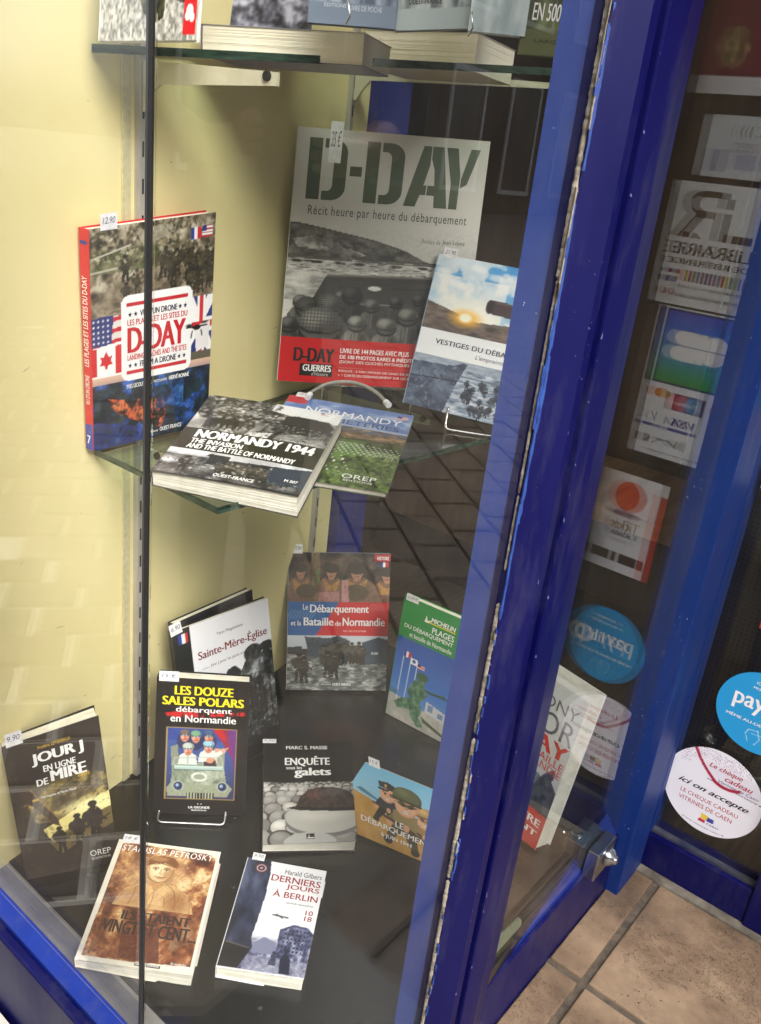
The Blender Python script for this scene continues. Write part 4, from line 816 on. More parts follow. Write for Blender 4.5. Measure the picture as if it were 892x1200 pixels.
book('vest', 'paperback with a sunset and gun barrel on a wire stand beside the blue post', GM, Q['vest'], .011, (150,180,210), p, [
 ('VESTIGES DU DÉBARQUEMENT', .125, .526, .975, .572, (42,44,66), {'b': .025, 'sp': 1.05}), ("L'empreinte de l'Histoire", .44, .588, .90, .625, (70,74,96), {'sh': .2}), ('OREP', .7, .95, .85, .975, W)], curl=.002)

# 4 Normandy 1944, lying
p = Pic(150, 170, (120,120,118)); p.noise(0, 0, 1, .47, 7, 14, GR, octs=6); p.poly([(.45,0),(1,0),(1,.2),(.7,.14),(.5,.1)], (224,224,224)); p.noise(0, 0, .5, .26, 12, 15, [(0,(24,24,24)),(.6,(80,80,78)),(1,(170,170,168))], .9)
p.rect(0, .31, 1, .46, (190,190,188), .6); p.poly([(.10,.36),(.13,.22),(.3,.20),(.42,.22),(.46,.34),(.42,.44),(.4,.36),(.2,.37),(.18,.44),(.12,.44)], (50,48,46)); p.poly([(.5,.4),(.55,.25),(.66,.18),(.9,.16),(.98,.24),(1,.42),(.9,.34),(.66,.36),(.62,.46),(.56,.46)], (46,46,44)); p.noise(.1,.15,1,.45,18,16,[(0,(30,30,30)),(.5,(80,78,76)),(1,(190,190,186))],.45)
p.poly([(.24,.47),(.3,.40),(.36,.47)], (205,205,203)); p.poly([(.44,.42),(.6,.38),(.58,.46),(.42,.46)], (216,216,214))
p.scatter(0,0,.55,.30,380,86,[(16,16,16),(50,50,48),(110,110,106),(190,190,188)],(.006,.026),(.3,1)); p.scatter(.1,.14,1,.46,320,87,[(24,23,22),(60,58,54),(140,138,132),(214,212,206)],(.006,.022),(.2,.7),al=.7)
p.poly([(.50,0),(1,0),(1,.12),(.78,.10),(.6,.05)], (226,228,230)); p.poly([(.62,.14),(.70,.12),(.93,.13),(.98,.19),(.97,.27),(.62,.25)], (52,50,46)); p.line([(.60,.15),(.44,.11)], .012, (40,40,38))
for u in (.66,.72,.78,.84,.90): p.ell(u,.265,.028,.02,(24,24,24)); p.ell(u,.265,.014,.01,(110,108,100))
for u in (.16,.24,.33): p.poly([(u-.03,.30),(u+.04,.29),(u+.05,.34),(u+.03,.44),(u+.02,.36),(u-.01,.44),(u-.03,.35)], (34,33,31)); p.ell(u+.05,.285,.018,.02,(40,38,36))
p.rect(0, .455, 1, .705, (44,44,30)); p.noise(0, .705, 1, .99, 8, 17, [(0,(20,20,22)),(.4,(70,70,70)),(.75,(140,142,144)),(1,(222,224,226))], octs=5); p.rect(0, .705, 1, .77, (216,218,222), .75)
p.poly([(.3,.76),(.34,.73),(.44,.73),(.44,.77),(.9,.74),(1,.77),(1,.84),(.3,.84)], (46,48,52)); p.noise(0, .88, 1, 1, 20, 19, [(0,(24,24,24)),(1,(90,90,88))], .6)
for k in range(16): p.man(.42+.03*k+rs.uniform(-.01,.01), .93+rs.uniform(-.03,.02), .14, c=(62,60,54), helm=(44,44,40), face=(130,120,104))
p.man(.17, .95, .17, (40,40,40), (30,30,28)); p.poly([(.72,.78),(1,.74),(1,.92),(.76,.93)], (60,70,84)); p.rect(0, .985, 1, 1, (30,30,28))
pusa(p, .84, .02, .90, .045); p.poly([(.93,0),(.97,0),(.90,.12),(.87,.12)], (240,240,240), .8)
p.scatter(0,.78,1,.985,360,88,[(20,20,20),(70,68,62),(130,126,118),(206,204,198)],(.005,.018),(.2,.8),al=.75); p.rect(.0,.705,.28,.755,(214,216,220)); p.poly([(.27,.76),(.30,.725),(.36,.73),(.38,.76)],(40,42,44)); p.poly([(.74,.76),(1,.72),(1,.90),(.76,.90)],(52,60,72)); p.rect(0,.985,1,1,(30,30,28))
book('norm44', 'thick black and white paperback about 1944 lying at the front corner of the middle shelf', 'books lying on the middle shelf', Q['norm44'], [.020,.022,.026,.018], (60,58,48), p, [
 ('NORMANDY 1944', .10, .470, .95, .565, W, {'b': .07, 'sp': .98}), ('THE INVASION', .10, .580, .47, .632, W, {'b': .06}), ('AND THE BATTLE OF NORMANDY', .10, .642, .86, .695, W, {'b': .06}), ('OUEST-FRANCE', .40, .925, .68, .955, W, {'b': .04}), ('M 507', .86, .86, .95, .885, W, {'b': .04}), ('Claude Quétel', .68, .432, .92, .45, W)], paper='paper', bow=.0015)

# 5 Normandy cemeteries
p = Pic(130, 150, (120,150,200)); p.grad(0, .30, [(70,104,172),(120,150,200),(176,190,214)]); p.noise(0, 0, 1, .28, 4, 22, [(0,(72,104,170)),(.55,(110,140,196)),(1,(206,214,228))], .7, asp=2)
p.rect(0, 0, .16, .10, (190,30,40)); p.noise(0, .30, 1, .46, 5, 23, [(0,(86,72,58)),(.5,(132,108,84)),(1,(164,136,100))], asp=4); p.poly([(.3,.33),(.55,.29),(.8,.31),(1,.30),(1,.35),(.3,.36)], (90,96,120)); p.rect(0, .43, 1, .50, (52,56,36), .8)
p.grad(.46, 1, [(84,116,52),(104,146,62),(72,104,40)]); p.noise(.3, .60, 1, 1, 13, 24, [(0,(30,42,16)),(.5,(74,98,40)),(1,(132,154,84))], .9, poly=[(.3,1),(.45,.75),(.7,.62),(1,.58),(1,1)])
for j in range(7):
    for k in range(20): a = .2+k*.045; p.ell(a+.02*j, .50+.021*j+.02*((k-9)/9.)**2, .007, .006, (226,228,222))
for j in range(7):
    for k in range(7): p.rect(.14+.075*k+.02*j, .66+.035*j, .152+.075*k+.02*j, .675+.035*j, W)
p.noise(.72, .44, 1, .56, 9, 26, [(0,(34,44,22)),(1,(90,100,52))], .9); p.rect(0, .93, .42, .975, (26,28,26)); pusa(p, .88, .05, .965, .09)
p.scatter(.0,.30,1,.44,260,89,[(96,80,60),(150,124,94),(70,64,46),(176,150,112)],(.01,.04),(.12,.3),ang=(-12,8)); p.scatter(.5,.60,1,1,520,90,[(28,40,16),(60,84,34),(118,142,78),(90,112,56)],(.008,.026),(.5,1),poly=[(.45,1),(.55,.78),(.72,.64),(1,.58),(1,1)])
p.scatter(0,.46,1,.62,200,91,[(60,92,40),(96,130,60),(50,74,34)],(.01,.04),(.1,.3),ang=(-10,10),al=.5)
for j in range(6):
    for k in range(22): p.ell(.12+k*.042+.015*j, .505+.02*j+.018*((k-11)/11.)**2, .006, .006, (230,232,226))
p.rect(0, .93, .42, .975, (26,28,26)); p.poly([(0,0),(.16,0),(.16,.10),(0,.10)],(190,30,40))
book('cemet', 'thin guide with war cemetery lawn and blue sky lying partly under the thick paperback', 'books lying on the middle shelf', Q['cemet'], .007, (70,80,60), p, [
 ('NORMANDY', .18, .115, .93, .195, W, {'b': .0}), ('CEMETERIES', .28, .215, .93, .275, (56,78,124), {'b': .01}), ('OREP', .66, .865, .90, .915, W), ('ÉDITIONS', .68, .922, .88, .945, W), ('guide book', .1, .94, .38, .965, W)])

# 6 Sainte-Mere-Eglise
p = Pic(120, 170, (240,240,246)); p.rect(0, 0, .165, 1, (26,30,28)); pflag(p, .05, .035, .145, .095)
p.poly([(.44,.42),(.50,.36),(.58,.35),(.64,.40),(.62,.44),(.5,.45)], (40,42,44)); p.poly([(.62,1),(.60,.5),(.66,.42),(.72,.36),(.80,.33),(.9,.36),(.94,.44),(1,.48),(1,.95)], (60,64,66))
p.noise(.42, .30, 1, .88, 14, 27, [(0,(18,20,20)),(.4,(60,64,64)),(.75,(110,114,116)),(1,(168,172,174))], 1, poly=[(.55,.88),(.60,.5),(.64,.40),(.70,.34),(.74,.27),(.84,.27),(.87,.34),(.93,.30),(1,.29),(1,.88)])
p.ell(.78, .315, .10, .055, (44,46,44)); p.noise(.66, .26, .9, .38, 30, 28, [(0,(20,20,20)),(1,(120,122,118))], .6, poly=[(.78+.10*cos(a),.315+.055*sin(a)) for a in np.linspace(0,2*pi,14)]); p.ell(.93, .30, .08, .03, (48,46,44)); p.poly([(.70,.5),(.84,.47),(.90,.6),(.86,.78),(.70,.76)], (46,50,52)); p.ell(.78,.44,.02,.012,(200,205,206)); p.line([(.62,.5),(.66,.86)],.03,(120,124,126)); p.line([(.93,.5),(.95,.84)],.02,(20,20,20))
p.rect(.165, .86, 1, 1, (20,20,20)); p.noise(.2, .78, 1, .92, 8, 29, [(0,(16,16,16)),(1,(52,54,54))], .8)
RD = (120,30,34)
p.scatter(.45,.30,1,.88,520,92,[(16,18,18),(50,54,54),(104,110,112),(160,166,168),(34,38,38)],(.006,.026),(.15,.5),al=.8,poly=[(.55,.88),(.60,.5),(.64,.42),(.70,.36),(.74,.29),(.84,.28),(.87,.36),(.93,.33),(1,.32),(1,.88)])
for q_ in range(5): p.line([(.66+.05*q_,.46+.02*q_),(.68+.05*q_,.80)],.008,(24,26,26))
book('mere', 'white paperback with black flag stripe and paratroopers leaning behind the yellow titled book', GF, Q['mere'], .010, (24,24,24), p, [
 ('Yann Magdelaine', .42, .098, .70, .122, (70,70,76)), ('Sainte-Mère-Église', .215, .165, .955, .245, RD, {'b': .022}), ('Jour J pour les paras américains', .33, .278, .80, .302, (60,60,66)), ('', .24, .292, .31, .2945, (90,90,90), {'shape': shape([[(0,0),(1,0),(1,1),(0,1)]])}), ('', .83, .292, .90, .2945, (90,90,90), {'shape': shape([[(0,0),(1,0),(1,1),(0,1)]])})])
# dark book behind it
q = [np.array(v)+np.array([.004, .018, .0]) for v in Q['mere']]; u_ = (q[1]-q[0]); up_ = unit(q[0]-q[3])
q = [q[0]+u_*.07+up_*.000, q[1]-u_*.10+up_*.010, q[2]-u_*.1, q[3]+u_*.07]
p = Pic(40, 60, (20,20,24)); p.noise(0,0,1,1,5,30,[(0,(14,14,16)),(1,(40,38,48))])
book('darkback', 'dark covered book almost hidden behind the white paratrooper paperback', GF, q, .014, (26,24,30), p, [])

# 7 Les douze sales polars
p = Pic(120, 180, (34,29,29)); p.grain(.12, 31, 8); p.put(np.clip((vnoise(180,120,26,32,3,asp=.25)-.35)*5,0,1)*p.inpoly([(.10,.255),(.3,.235),(.8,.235),(.99,.225),(.99,.25),(.8,.262),(.3,.285),(.12,.278)]), (196,34,36))
p.rect(.120, .355, .885, .885, (168,144,84)); p.grad(.36, .88, [(70,100,170),(60,80,140),(60,56,96)], .13, .875); p.rect(.13, .36, .875, .45, (56,76,150)); p.poly([(.62,.36),(.875,.36),(.875,.62),(.80,.52)], (150,40,70)); p.poly([(.78,.36),(.875,.36),(.875,.70)], (110,50,130)); p.poly([(.62,.36),(.72,.36),(.78,.44),(.72,.44)], (190,36,40))
jeep = (150,160,140)
p.poly([(.17,.50),(.25,.48),(.26,.62),(.19,.66)], (140,146,128)); p.poly([(.64,.5),(.76,.5),(.76,.66),(.66,.64)], (150,156,138)); p.poly([(.20,.62),(.74,.60),(.76,.66),(.80,.80),(.18,.80)], jeep); p.noise(.17, .62, .82, .86, 10, 33, [(0,(96,106,92)),(.5,(150,160,142)),(1,(196,202,184))], .7, poly=[(.20,.64),(.74,.62),(.76,.66),(.80,.84),(.18,.84)])
p.poly([(.14,.80),(.2,.75),(.42,.77),(.6,.77),(.78,.75),(.85,.80),(.80,.86),(.15,.86)], (156,162,140)); 
for u in (.265, .745): p.ell(u, .785, .062, .040, (176,180,160)); p.ell(u, .785, .046, .030, (40,60,110)); p.ell(u-.01, .78, .018, .012, (150,170,200))
p.rect(.36, .835, .66, .878, (44,44,44)); 
for k in range(9): p.rect(.37+.032*k, .836, .382+.032*k, .878, (176,180,160))
p.rect(.22, .635, .74, .66, (176,196,188)); p.rect(.22,.655,.74,.664,(90,110,108)); p.ell(.49,.715,.09,.035,(220,224,214)); p.ell(.49,.715,.06,.02,jeep); p.poly([(.21,.64),(.3,.61),(.44,.62),(.44,.645),(.22,.65)], (60,110,60))
for u, v, hc, fc in ((.32,.40,(110,96,90),(206,150,126)),(.44,.405,(130,176,140),(214,160,134)),(.58,.40,(70,90,120),(200,130,110))):
    p.ell(u, v+.055, .085, .06, (52,58,96)); p.ell(u, v+.02, .046, .034, fc); p.ell(u, v-.005, .055, .025, hc)
for u, v, hc in ((.36,.50,(190,196,186)),(.58,.475,(150,196,214))):
    p.poly([(u-.11,v+.13),(u-.09,v+.06),(u-.03,v+.035),(u+.03,v+.035),(u+.09,v+.06),(u+.10,v+.13)], (214,220,216)); p.line([(u,v+.05),(u,v+.12)],.010,(150,160,160)); p.ell(u, v+.022, .046, .036, (216,164,138)); p.ell(u+.012,v+.028,.014,.012,(190,110,90)); p.ell(u, v-.006, .062, .028, hc); p.ell(u-.015,v+.012,.012,.008,(40,30,30)); p.ell(u+.018,v+.012,.012,.008,(40,30,30))
p.line([(.50,.58),(.62,.545),(.68,.52)], .05, (226,228,222)); p.ell(.68,.52,.03,.02,(220,160,130)); p.ell(.62,.60,.05,.03,(206,140,110))
YW = (240,228,40); YC2 = {'b': .055}
p.scatter(.13,.36,.875,.50,140,105,[(50,60,120),(90,110,180),(120,60,110),(60,50,80)],(.006,.02),(.2,.6),al=.35); p.scatter(.16,.64,.84,.86,200,106,[(90,100,84),(200,206,188),(120,130,112),(60,66,60)],(.004,.016),(.15,.6),al=.45)
for u in (.265,.745): p.ell(u,.785,.046,.030,(34,52,100)); p.ell(u-.01,.78,.018,.012,(170,190,214))
for u, v, hc in ((.32,.40,(120,104,96)),(.44,.405,(120,170,134)),(.58,.40,(74,94,124)),(.36,.50,(196,202,192)),(.58,.478,(160,204,222))):
    p.ell(u, v+.024, .043, .038, (196,134,108)); p.ell(u-.008, v+.02, .034, .028, (226,172,144), soft=.5); p.ell(u+.004, v+.032, .014, .012, (206,110,92)); p.line([(u-.022,v+.044),(u+.02,v+.042)], .007, (130,40,40)); p.ell(u, v-.004, .056, .024, tuple(q*.7 for q in hc)); p.ell(u-.006, v-.010, .048, .019, hc); p.rect(u-.036, v+.006, u+.034, v+.018, (40,38,44)); p.ell(u-.016,v+.012,.012,.006,(150,170,190)); p.ell(u+.014,v+.012,.012,.006,(150,170,190))
p.line([(.60,.57),(.68,.545),(.735,.52)], .045, (220,226,222)); p.ell(.745,.515,.026,.018,(224,168,140)); p.line([(.755,.508),(.79,.495)], .016, (224,168,140)); p.poly([(.53,.60),(.66,.59),(.68,.635),(.53,.64)], (70,50,60)); p.ell(.60,.59,.04,.022,(216,150,122))
p.line([(.20,.63),(.22,.58),(.72,.565),(.745,.62)], .010, (180,190,176)); p.rect(.22,.635,.74,.66,(176,200,196)); p.line([(.22,.64),(.74,.64)], .006, (226,236,232))
book('douze', 'black paperback with yellow title and jeep cartoon on a wire stand', GF, Q['douze'], [.028,.026,.02,.02], (30,26,26), p, [
 ('LES DOUZE', .19, .055, .83, .118, YW, YC2), ('SALES POLARS', .06, .132, .95, .193, YW, YC2), ('débarquent', .21, .202, .82, .254, W, {'b': .022}), ('en Normandie', .155, .262, .87, .315, W, {'b': .022}), ('LA GRONDE', .385, .935, .62, .952, W, {'b': .05}), ('ÉDITIONS', .42, .958, .585, .970, W, {'b': .04}), ('• •', .48, .915, .53, .922, W)], paper='paper', curl=.0015, fan=.0)

# 8 Le Debarquement et la Bataille de Normandie
p = Pic(130, 176, (60,50,44)); p.noise(0, 0, 1, .36, 7, 34, [(0,(28,24,22)),(.5,(72,58,50)),(1,(112,92,78))])
p.poly([(.22,0),(.30,0),(.32,.36),(.24,.36)], (120,100,72)); p.line([(.285,.14),(.28,.36)], .03, (96,120,72)); p.line([(.5,0),(.9,.1)], .015, (70,78,76)); p.line([(.55,.05),(.5,.3)], .015, (66,72,70))
for u, v, s in ((.12,.13,1.0),(.42,.13,1.1),(.67,.13,1.35),(.97,.15,1.2)):
    p.poly([(u-.13*s,.36),(u-.13*s,v+.10),(u-.05*s,v+.05),(u+.05*s,v+.05),(u+.14*s,v+.11),(u+.15*s,.36)], (126,96,80)); p.poly([(u-.08*s,v+.06),(u,v+.11),(u+.08*s,v+.06),(u+.05*s,v+.15),(u-.05*s,v+.15)], (176,130,70))
    p.ell(u, v+.02, .048*s, .044*s, (176,128,104)); p.ell(u, v-.015, .072*s, .032*s, (50,44,36)); p.line([(u-.06*s,v),(u-.035*s,v+.06)], .014, (50,44,36)); p.line([(u+.06*s,v),(u+.035*s,v+.06)], .014, (50,44,36)); p.ell(u-.018*s,v+.012,.01,.005,(60,40,34)); p.ell(u+.018*s,v+.012,.01,.005,(60,40,34)); p.line([(u-.015*s,v+.042),(u+.015*s,v+.042)],.006,(110,60,50))
p.ell(.66, .29, .13, .06, (92,78,56)); p.poly([(.52,.2),(.58,.2),(.6,.36),(.52,.36)], (190,140,140)); p.poly([(.3,.29),(.5,.28),(.5,.36),(.3,.36)], (176,126,122)); p.ell(.18, .28, .10, .05, (80,70,52)); p.grain(.22, 35, 40, (0,0,1,.36))
p.poly([(0,.36),(1,.36),(1,.60),(0,.60)], (40,96,160)); p.poly([(.50,.36),(1,.36),(1,.60),(.28,.60)], (204,44,48)); 
for k in range(9): p.line([(-.01+.03*k,.48),(.045+.03*k,.42)], .006, (130,170,210)); p.line([(.78+.03*k,.42),(.835+.03*k,.37)], .006, (232,130,126))
p.grad(.60, .70, [(206,212,222),(190,198,206)]); p.poly([(0,.72),(0,.69),(.15,.68),(.15,.72)], (60,66,70)); p.poly([(.17,.61),(.42,.62),(.5,.60),(.62,.64),(.60,.78),(.18,.77),(.2,.70)], (64,76,88)); p.poly([(.74,.65),(.9,.61),(1,.63),(1,.81),(.76,.80)], (66,82,98))
p.noise(0, .74, 1, 1, 12, 36, [(0,(72,76,76)),(.5,(112,116,114)),(1,(190,192,188))], asp=3, poly=[(0,.735),(.5,.77),(.75,.81),(1,.80),(1,1),(0,1)])
rs = random.Random(6)
for k in range(12): p.man(.36+.035*k, .80+rs.uniform(-.03,.02), .14, c=(70,68,60), helm=(52,54,50))
for u, v in ((.12,.93),(.17,.95),(.40,.91),(.47,.92)): p.man(u, v, .20, c=(52,50,44), helm=(40,40,36), face=(120,100,84))
p.rect(.84, .01, 1, .062, (186,34,44)); pflag(p, .90, .068, .975, .105)
p.scatter(0,.745,1,1,420,93,[(56,60,60),(120,124,122),(206,208,206),(90,94,94)],(.008,.03),(.1,.3),ang=(-8,8),al=.7,poly=[(0,.83),(.2,.80),(.35,.84),(.5,.86),(.8,.83),(1,.82),(1,1),(0,1)]); p.scatter(0,0,1,.36,260,94,[(30,24,22),(150,112,92),(86,70,56),(60,48,40)],(.004,.014),(.3,.8),al=.5); p.scatter(.2,.62,.62,.80,160,95,[(30,36,42),(90,100,110),(60,66,70)],(.005,.015),(.2,.8),al=.7)
book('debarq', 'paperback with blue and red title band over war photographs standing against the wall end', GF, Q['debarq'], .009, (150,150,150), p, [
 ('Le', .145, .375, .195, .415, W, {'b': .02}), ('Débarquement', .215, .378, .80, .452, W, {'b': .03}), ('et la', .03, .495, .13, .53, W, {'b': .02}), ('Bataille', .155, .472, .45, .53, W, {'b': .03}), ('de', .465, .495, .525, .53, W, {'b': .02}), ('Normandie', .54, .470, .965, .53, W, {'b': .03}), ('HISTOIRE', .865, .024, .985, .05, W, {'b': .04}), ('PAR YVES LECOUTURIER', .55, .562, .78, .574, (250,210,200)), ('ÉDITIONS', .34, .952, .44, .962, W), ('OUEST-FRANCE', .455, .948, .64, .966, W, {'b': .03}), ('M 507', .84, .72, .91, .738, W, {'b': .04})], curl=.001)

# 9 green guide
p = Pic(110, 170, (20,140,60)); p.grad(.32, 1, [(40,84,170),(60,120,205),(120,170,226)]); p.rect(0, 0, 1, .325, (18,140,58)); p.poly([(0,.80),(.4,.815),(1,.86),(1,1),(0,1)], (186,184,176)); p.noise(0, .80, 1, 1, 8, 37, [(0,(160,160,150)),(1,(206,204,196))], .7, poly=[(0,.80),(.4,.815),(1,.86),(1,1),(0,1)])
for u in (.13, .25, .36): p.line([(u,.84),(u+.01,.43+.2*(u-.13))], .012, (232,236,240))
pflag(p, .14, .425, .25, .47); p.rect(.26, .46, .36, .505, W); p.ell(.31,.48,.03,.014,(60,90,160)); pusa(p, .37, .48, .49, .52)
gc = (72,116,84); p.poly([(.50,.60),(.36,.62),(.28,.72),(.34,.78),(.22,.80),(.10,.86),(.16,.90),(.36,.87),(.40,.92),(.52,.98),(.62,.96),(.52,.90),(.56,.84),(.50,.78),(.60,.70)], gc); p.ell(.47, .585, .08, .042, gc); p.ell(.48, .568, .095, .03, (60,98,72)); p.line([(.46,.66),(.66,.665),(.86,.645)], .03, (62,98,74)); p.line([(.6,.665),(.95,.655)], .014, (40,60,50)); p.noise(.08, .53, .7, 1, 22, 38, [(0,(36,70,50)),(.5,(82,130,94)),(1,(140,180,150))], .55, poly=[(.50,.60),(.36,.62),(.28,.72),(.34,.78),(.22,.80),(.10,.86),(.16,.90),(.36,.87),(.40,.92),(.52,.98),(.62,.96),(.52,.90),(.56,.84),(.50,.78),(.60,.70)])
p.poly([(.60,.74),(.98,.78),(.98,.86),(.60,.83)], (210,214,220)); p.rect(.64,.76,.72,.81,(120,150,190)); p.rect(.8,.79,.88,.83,(120,150,190)); p.poly([(.55,.88),(.98,.95),(.98,.97),(.6,.92)], (70,90,50)); p.rect(.0,.76,.14,.80,(60,110,120),.6)
book('michelin', 'green and blue travel guide with a soldier statue beside the blue post', GF, Q['michelin'], .013, (22,140,60), p, [
 ('MICHELIN', .46, .082, .84, .118, W, {'b': .04, 'sh': .15}), ('', .44, .124, .84, .132, (240,216,40), {'shape': shape([[(0,0),(1,0),(1,1),(0,1)]])}), ('PLAGES', .50, .152, .84, .198, W, {'b': .02}), ('DU DÉBARQUEMENT', .07, .200, .84, .245, W, {'b': .02}), ('et bataille de Normandie', .17, .262, .84, .298, W, {'b': .015}), ('', .36, .08, .47, .135, (238,238,220), {'shape': shape([[(0,0),(.6,0),(1,.5),(.4,.3),(.2,1)]])})])

# 10 Enquete sous les galets
p = Pic(128, 150, (20,20,22)); p.rect(0, .43, 1, 1, (70,70,72)); rs = random.Random(21)
for row in range(9):
    v = .445+.015*row+.006*row*row; r = .030+.013*row
    for k in range(int(1.3/r/1.7)+2):
        u = -.05+k*r*1.75+rs.uniform(-.3,.3)*r; g = rs.uniform(120, 200); c = (g, g*.985, g*.96); p.ell(u, v+rs.uniform(-.01,.01)+r*.12, r*1.08, r*.66, tuple(q*.42 for q in c)); p.ell(u, v+rs.uniform(-.01,.01), r*rs.uniform(.85,1.05), r*rs.uniform(.45,.62), c, rot=rs.uniform(-15,15)); p.ell(u-r*.2, v-r*.14, r*.5, r*.25, tuple(min(255, q*1.2) for q in c), soft=.8, al=.7)
p.ell(.66, .80, .42, .15, (110,110,112)); p.ell(.66, .765, .42, .15, (178,176,170)); p.ell(.62, .73, .3, .07, (205,203,196), soft=.8, al=.7)
p.poly([(.25,.675),(.42,.645),(1,.66),(1,.715),(.7,.71),(.4,.70)], (36,34,34)); p.poly([(.36,.655),(.40,.57),(.50,.50),(.64,.475),(.82,.485),(.96,.53),(1,.58),(1,.68),(.6,.68)], (58,48,46)); p.ell(.55, .56, .09, .05, (110,66,58), soft=.9, al=.8); p.ell(.78, .53, .12, .04, (98,96,98), soft=.9, al=.8); p.noise(.34, .47, 1, .68, 26, 40, [(0,(30,26,26)),(1,(110,92,84))], .35, poly=[(.36,.655),(.40,.57),(.50,.50),(.64,.475),(.82,.485),(.96,.53),(1,.58),(1,.68),(.6,.68)])
p.ell(.5, .99, .28, .09, (172,172,170)); p.rect(.46, .915, .55, .96, (24,24,24)); p.line([(.475,.95),(.535,.95)], .008, W); p.line([(.49,.925),(.49,.95)], .008, W)
book('enquete', 'black topped paperback with a helmet on pebbles lying in the middle of the floor', GF, Q['enquete'], [.018,.018,.022,.016], (22,22,22), p, [
 ('MARC S. MASSE', .25, .045, .73, .082, W, {'b': .03}), ('ENQUÊTE', .235, .155, .75, .265, W, {'b': .045}), ('sous les', .25, .262, .43, .295, W, {'b': .02}), ('galets', .34, .282, .76, .385, W, {'b': .055})], curl=.001)

# 11 children's book, corner cut
def cutm(u, v):
    poly = [(.16, 0), (1, 0), (1, 1), (0, 1), (0, .33)]
    if u is None: return [(.16,0),(1,0),(1,1),(0,1),(0,.33)]
    return (v > .33-u*.33/.16)
p = Pic(150, 110, (120,190,226)); p.grad(0, .6, [(120,190,228),(170,214,236)]); p.poly([(0,.42),(.2,.46),(.45,.62),(.7,.66),(1,.62),(1,1),(0,1)], (196,150,74)); p.noise(0, .4, 1, 1, 5, 41, [(0,(182,136,62)),(1,(212,166,92))], .7, poly=[(0,.43),(.2,.47),(.45,.63),(.7,.67),(1,.63),(1,1),(0,1)]); p.poly([(.04,.38),(.1,.35),(.2,.39),(.3,.43),(.3,.46),(.1,.41)], (86,130,160))
def toon(u, v, s, hc, cc, cap=False):
    A_ = 1/p.asp; dk_ = tuple(q*.55 for q in cc)
    p.poly([(u-.10*s,v+.30*s),(u-.20*s,v+.52*s),(u-.14*s,v+.56*s),(u-.02*s,v+.40*s),(u+.10*s,v+.58*s),(u+.17*s,v+.55*s),(u+.10*s,v+.30*s)], dk_); p.ell(u-.17*s,v+.56*s,.05*s,.03*s*1.4,(40,34,30)); p.ell(u+.14*s,v+.59*s,.05*s,.03*s*1.4,(40,34,30))
    p.poly([(u-.13*s,v+.18*s),(u+.12*s,v+.18*s),(u+.13*s,v+.36*s),(u-.12*s,v+.36*s)], cc); p.poly([(u-.12*s,v+.20*s),(u-.20*s,v+.32*s),(u-.12*s,v+.36*s)], tuple(q*.85 for q in cc)); p.ell(u-.16*s,v+.35*s,.032*s,.03*s*1.4,(222,166,130)); p.line([(u-.22*s,v+.30*s),(u+.10*s,v+.37*s)], .022*s, (70,48,34)); p.ell(u+.02*s,v+.35*s,.032*s,.03*s*1.4,(222,166,130))
    p.ell(u, v+.10*s, .115*s, .125*s, (206,148,112)); p.ell(u-.005*s, v+.095*s, .105*s, .115*s, (228,176,138)); p.ell(u+.11*s,v+.09*s,.022*s,.035*s,(214,158,122))
    if cap: p.poly([(u-.12*s,v-.01*s),(u-.14*s,v-.09*s),(u,v-.12*s),(u+.12*s,v-.08*s),(u+.11*s,v+.01*s)], hc); p.poly([(u-.14*s,v+.01*s),(u+.02*s,v+.0*s),(u,v+.045*s),(u-.13*s,v+.045*s)], (20,20,22)); p.ell(u-.03*s,v-.05*s,.018*s,.018*s*1.4,(210,180,90))
    else: p.ell(u, v-.005*s, .14*s, .115*s, tuple(q*.75 for q in hc)); p.ell(u-.01*s, v-.02*s, .128*s, .10*s, hc); p.ell(u-.05*s, v-.055*s, .06*s, .04*s, tuple(min(255,q*1.3) for q in hc), soft=.8, al=.7); p.rect(u-.12*s, v+.045*s, u+.12*s, v+.07*s, (228,176,138)); p.line([(u-.135*s,v+.04*s),(u+.135*s,v+.04*s)], .022*s, tuple(q*.6 for q in hc))
    p.line([(u-.07*s,v+.055*s),(u-.02*s,v+.075*s)], .014*s, (70,44,30)); p.line([(u+.07*s,v+.055*s),(u+.025*s,v+.075*s)], .014*s, (70,44,30)); p.ell(u-.04*s,v+.095*s,.011*s,.014*s,K); p.ell(u+.045*s,v+.095*s,.011*s,.014*s,K); p.ell(u+.0*s,v+.12*s,.02*s,.02*s,(206,146,110)); p.ell(u,v+.165*s,.035*s,.018*s,W); p.line([(u-.035*s,v+.165*s),(u+.035*s,v+.165*s)], .005*s, (120,60,50))
toon(.40,.25,.78,(36,38,44),(46,50,58),True); toon(.83,.40,.80,(182,150,98),(160,130,84)); toon(.61,.27,1.12,(92,98,64),(150,132,86))
book('juin', "children's book with cartoon soldiers on sand and blue sky near the post foot", GF, Q['juin'], .004, (200,180,140), p, [
 ('LE', .50, .615, .60, .695, W, {'b': .02}), ('DÉBARQUEMENT', .075, .70, .955, .80, W, {'b': .02}), ('6 JUIN 1944', .33, .835, .72, .90, W, {'b': .02})], mask=cutm)

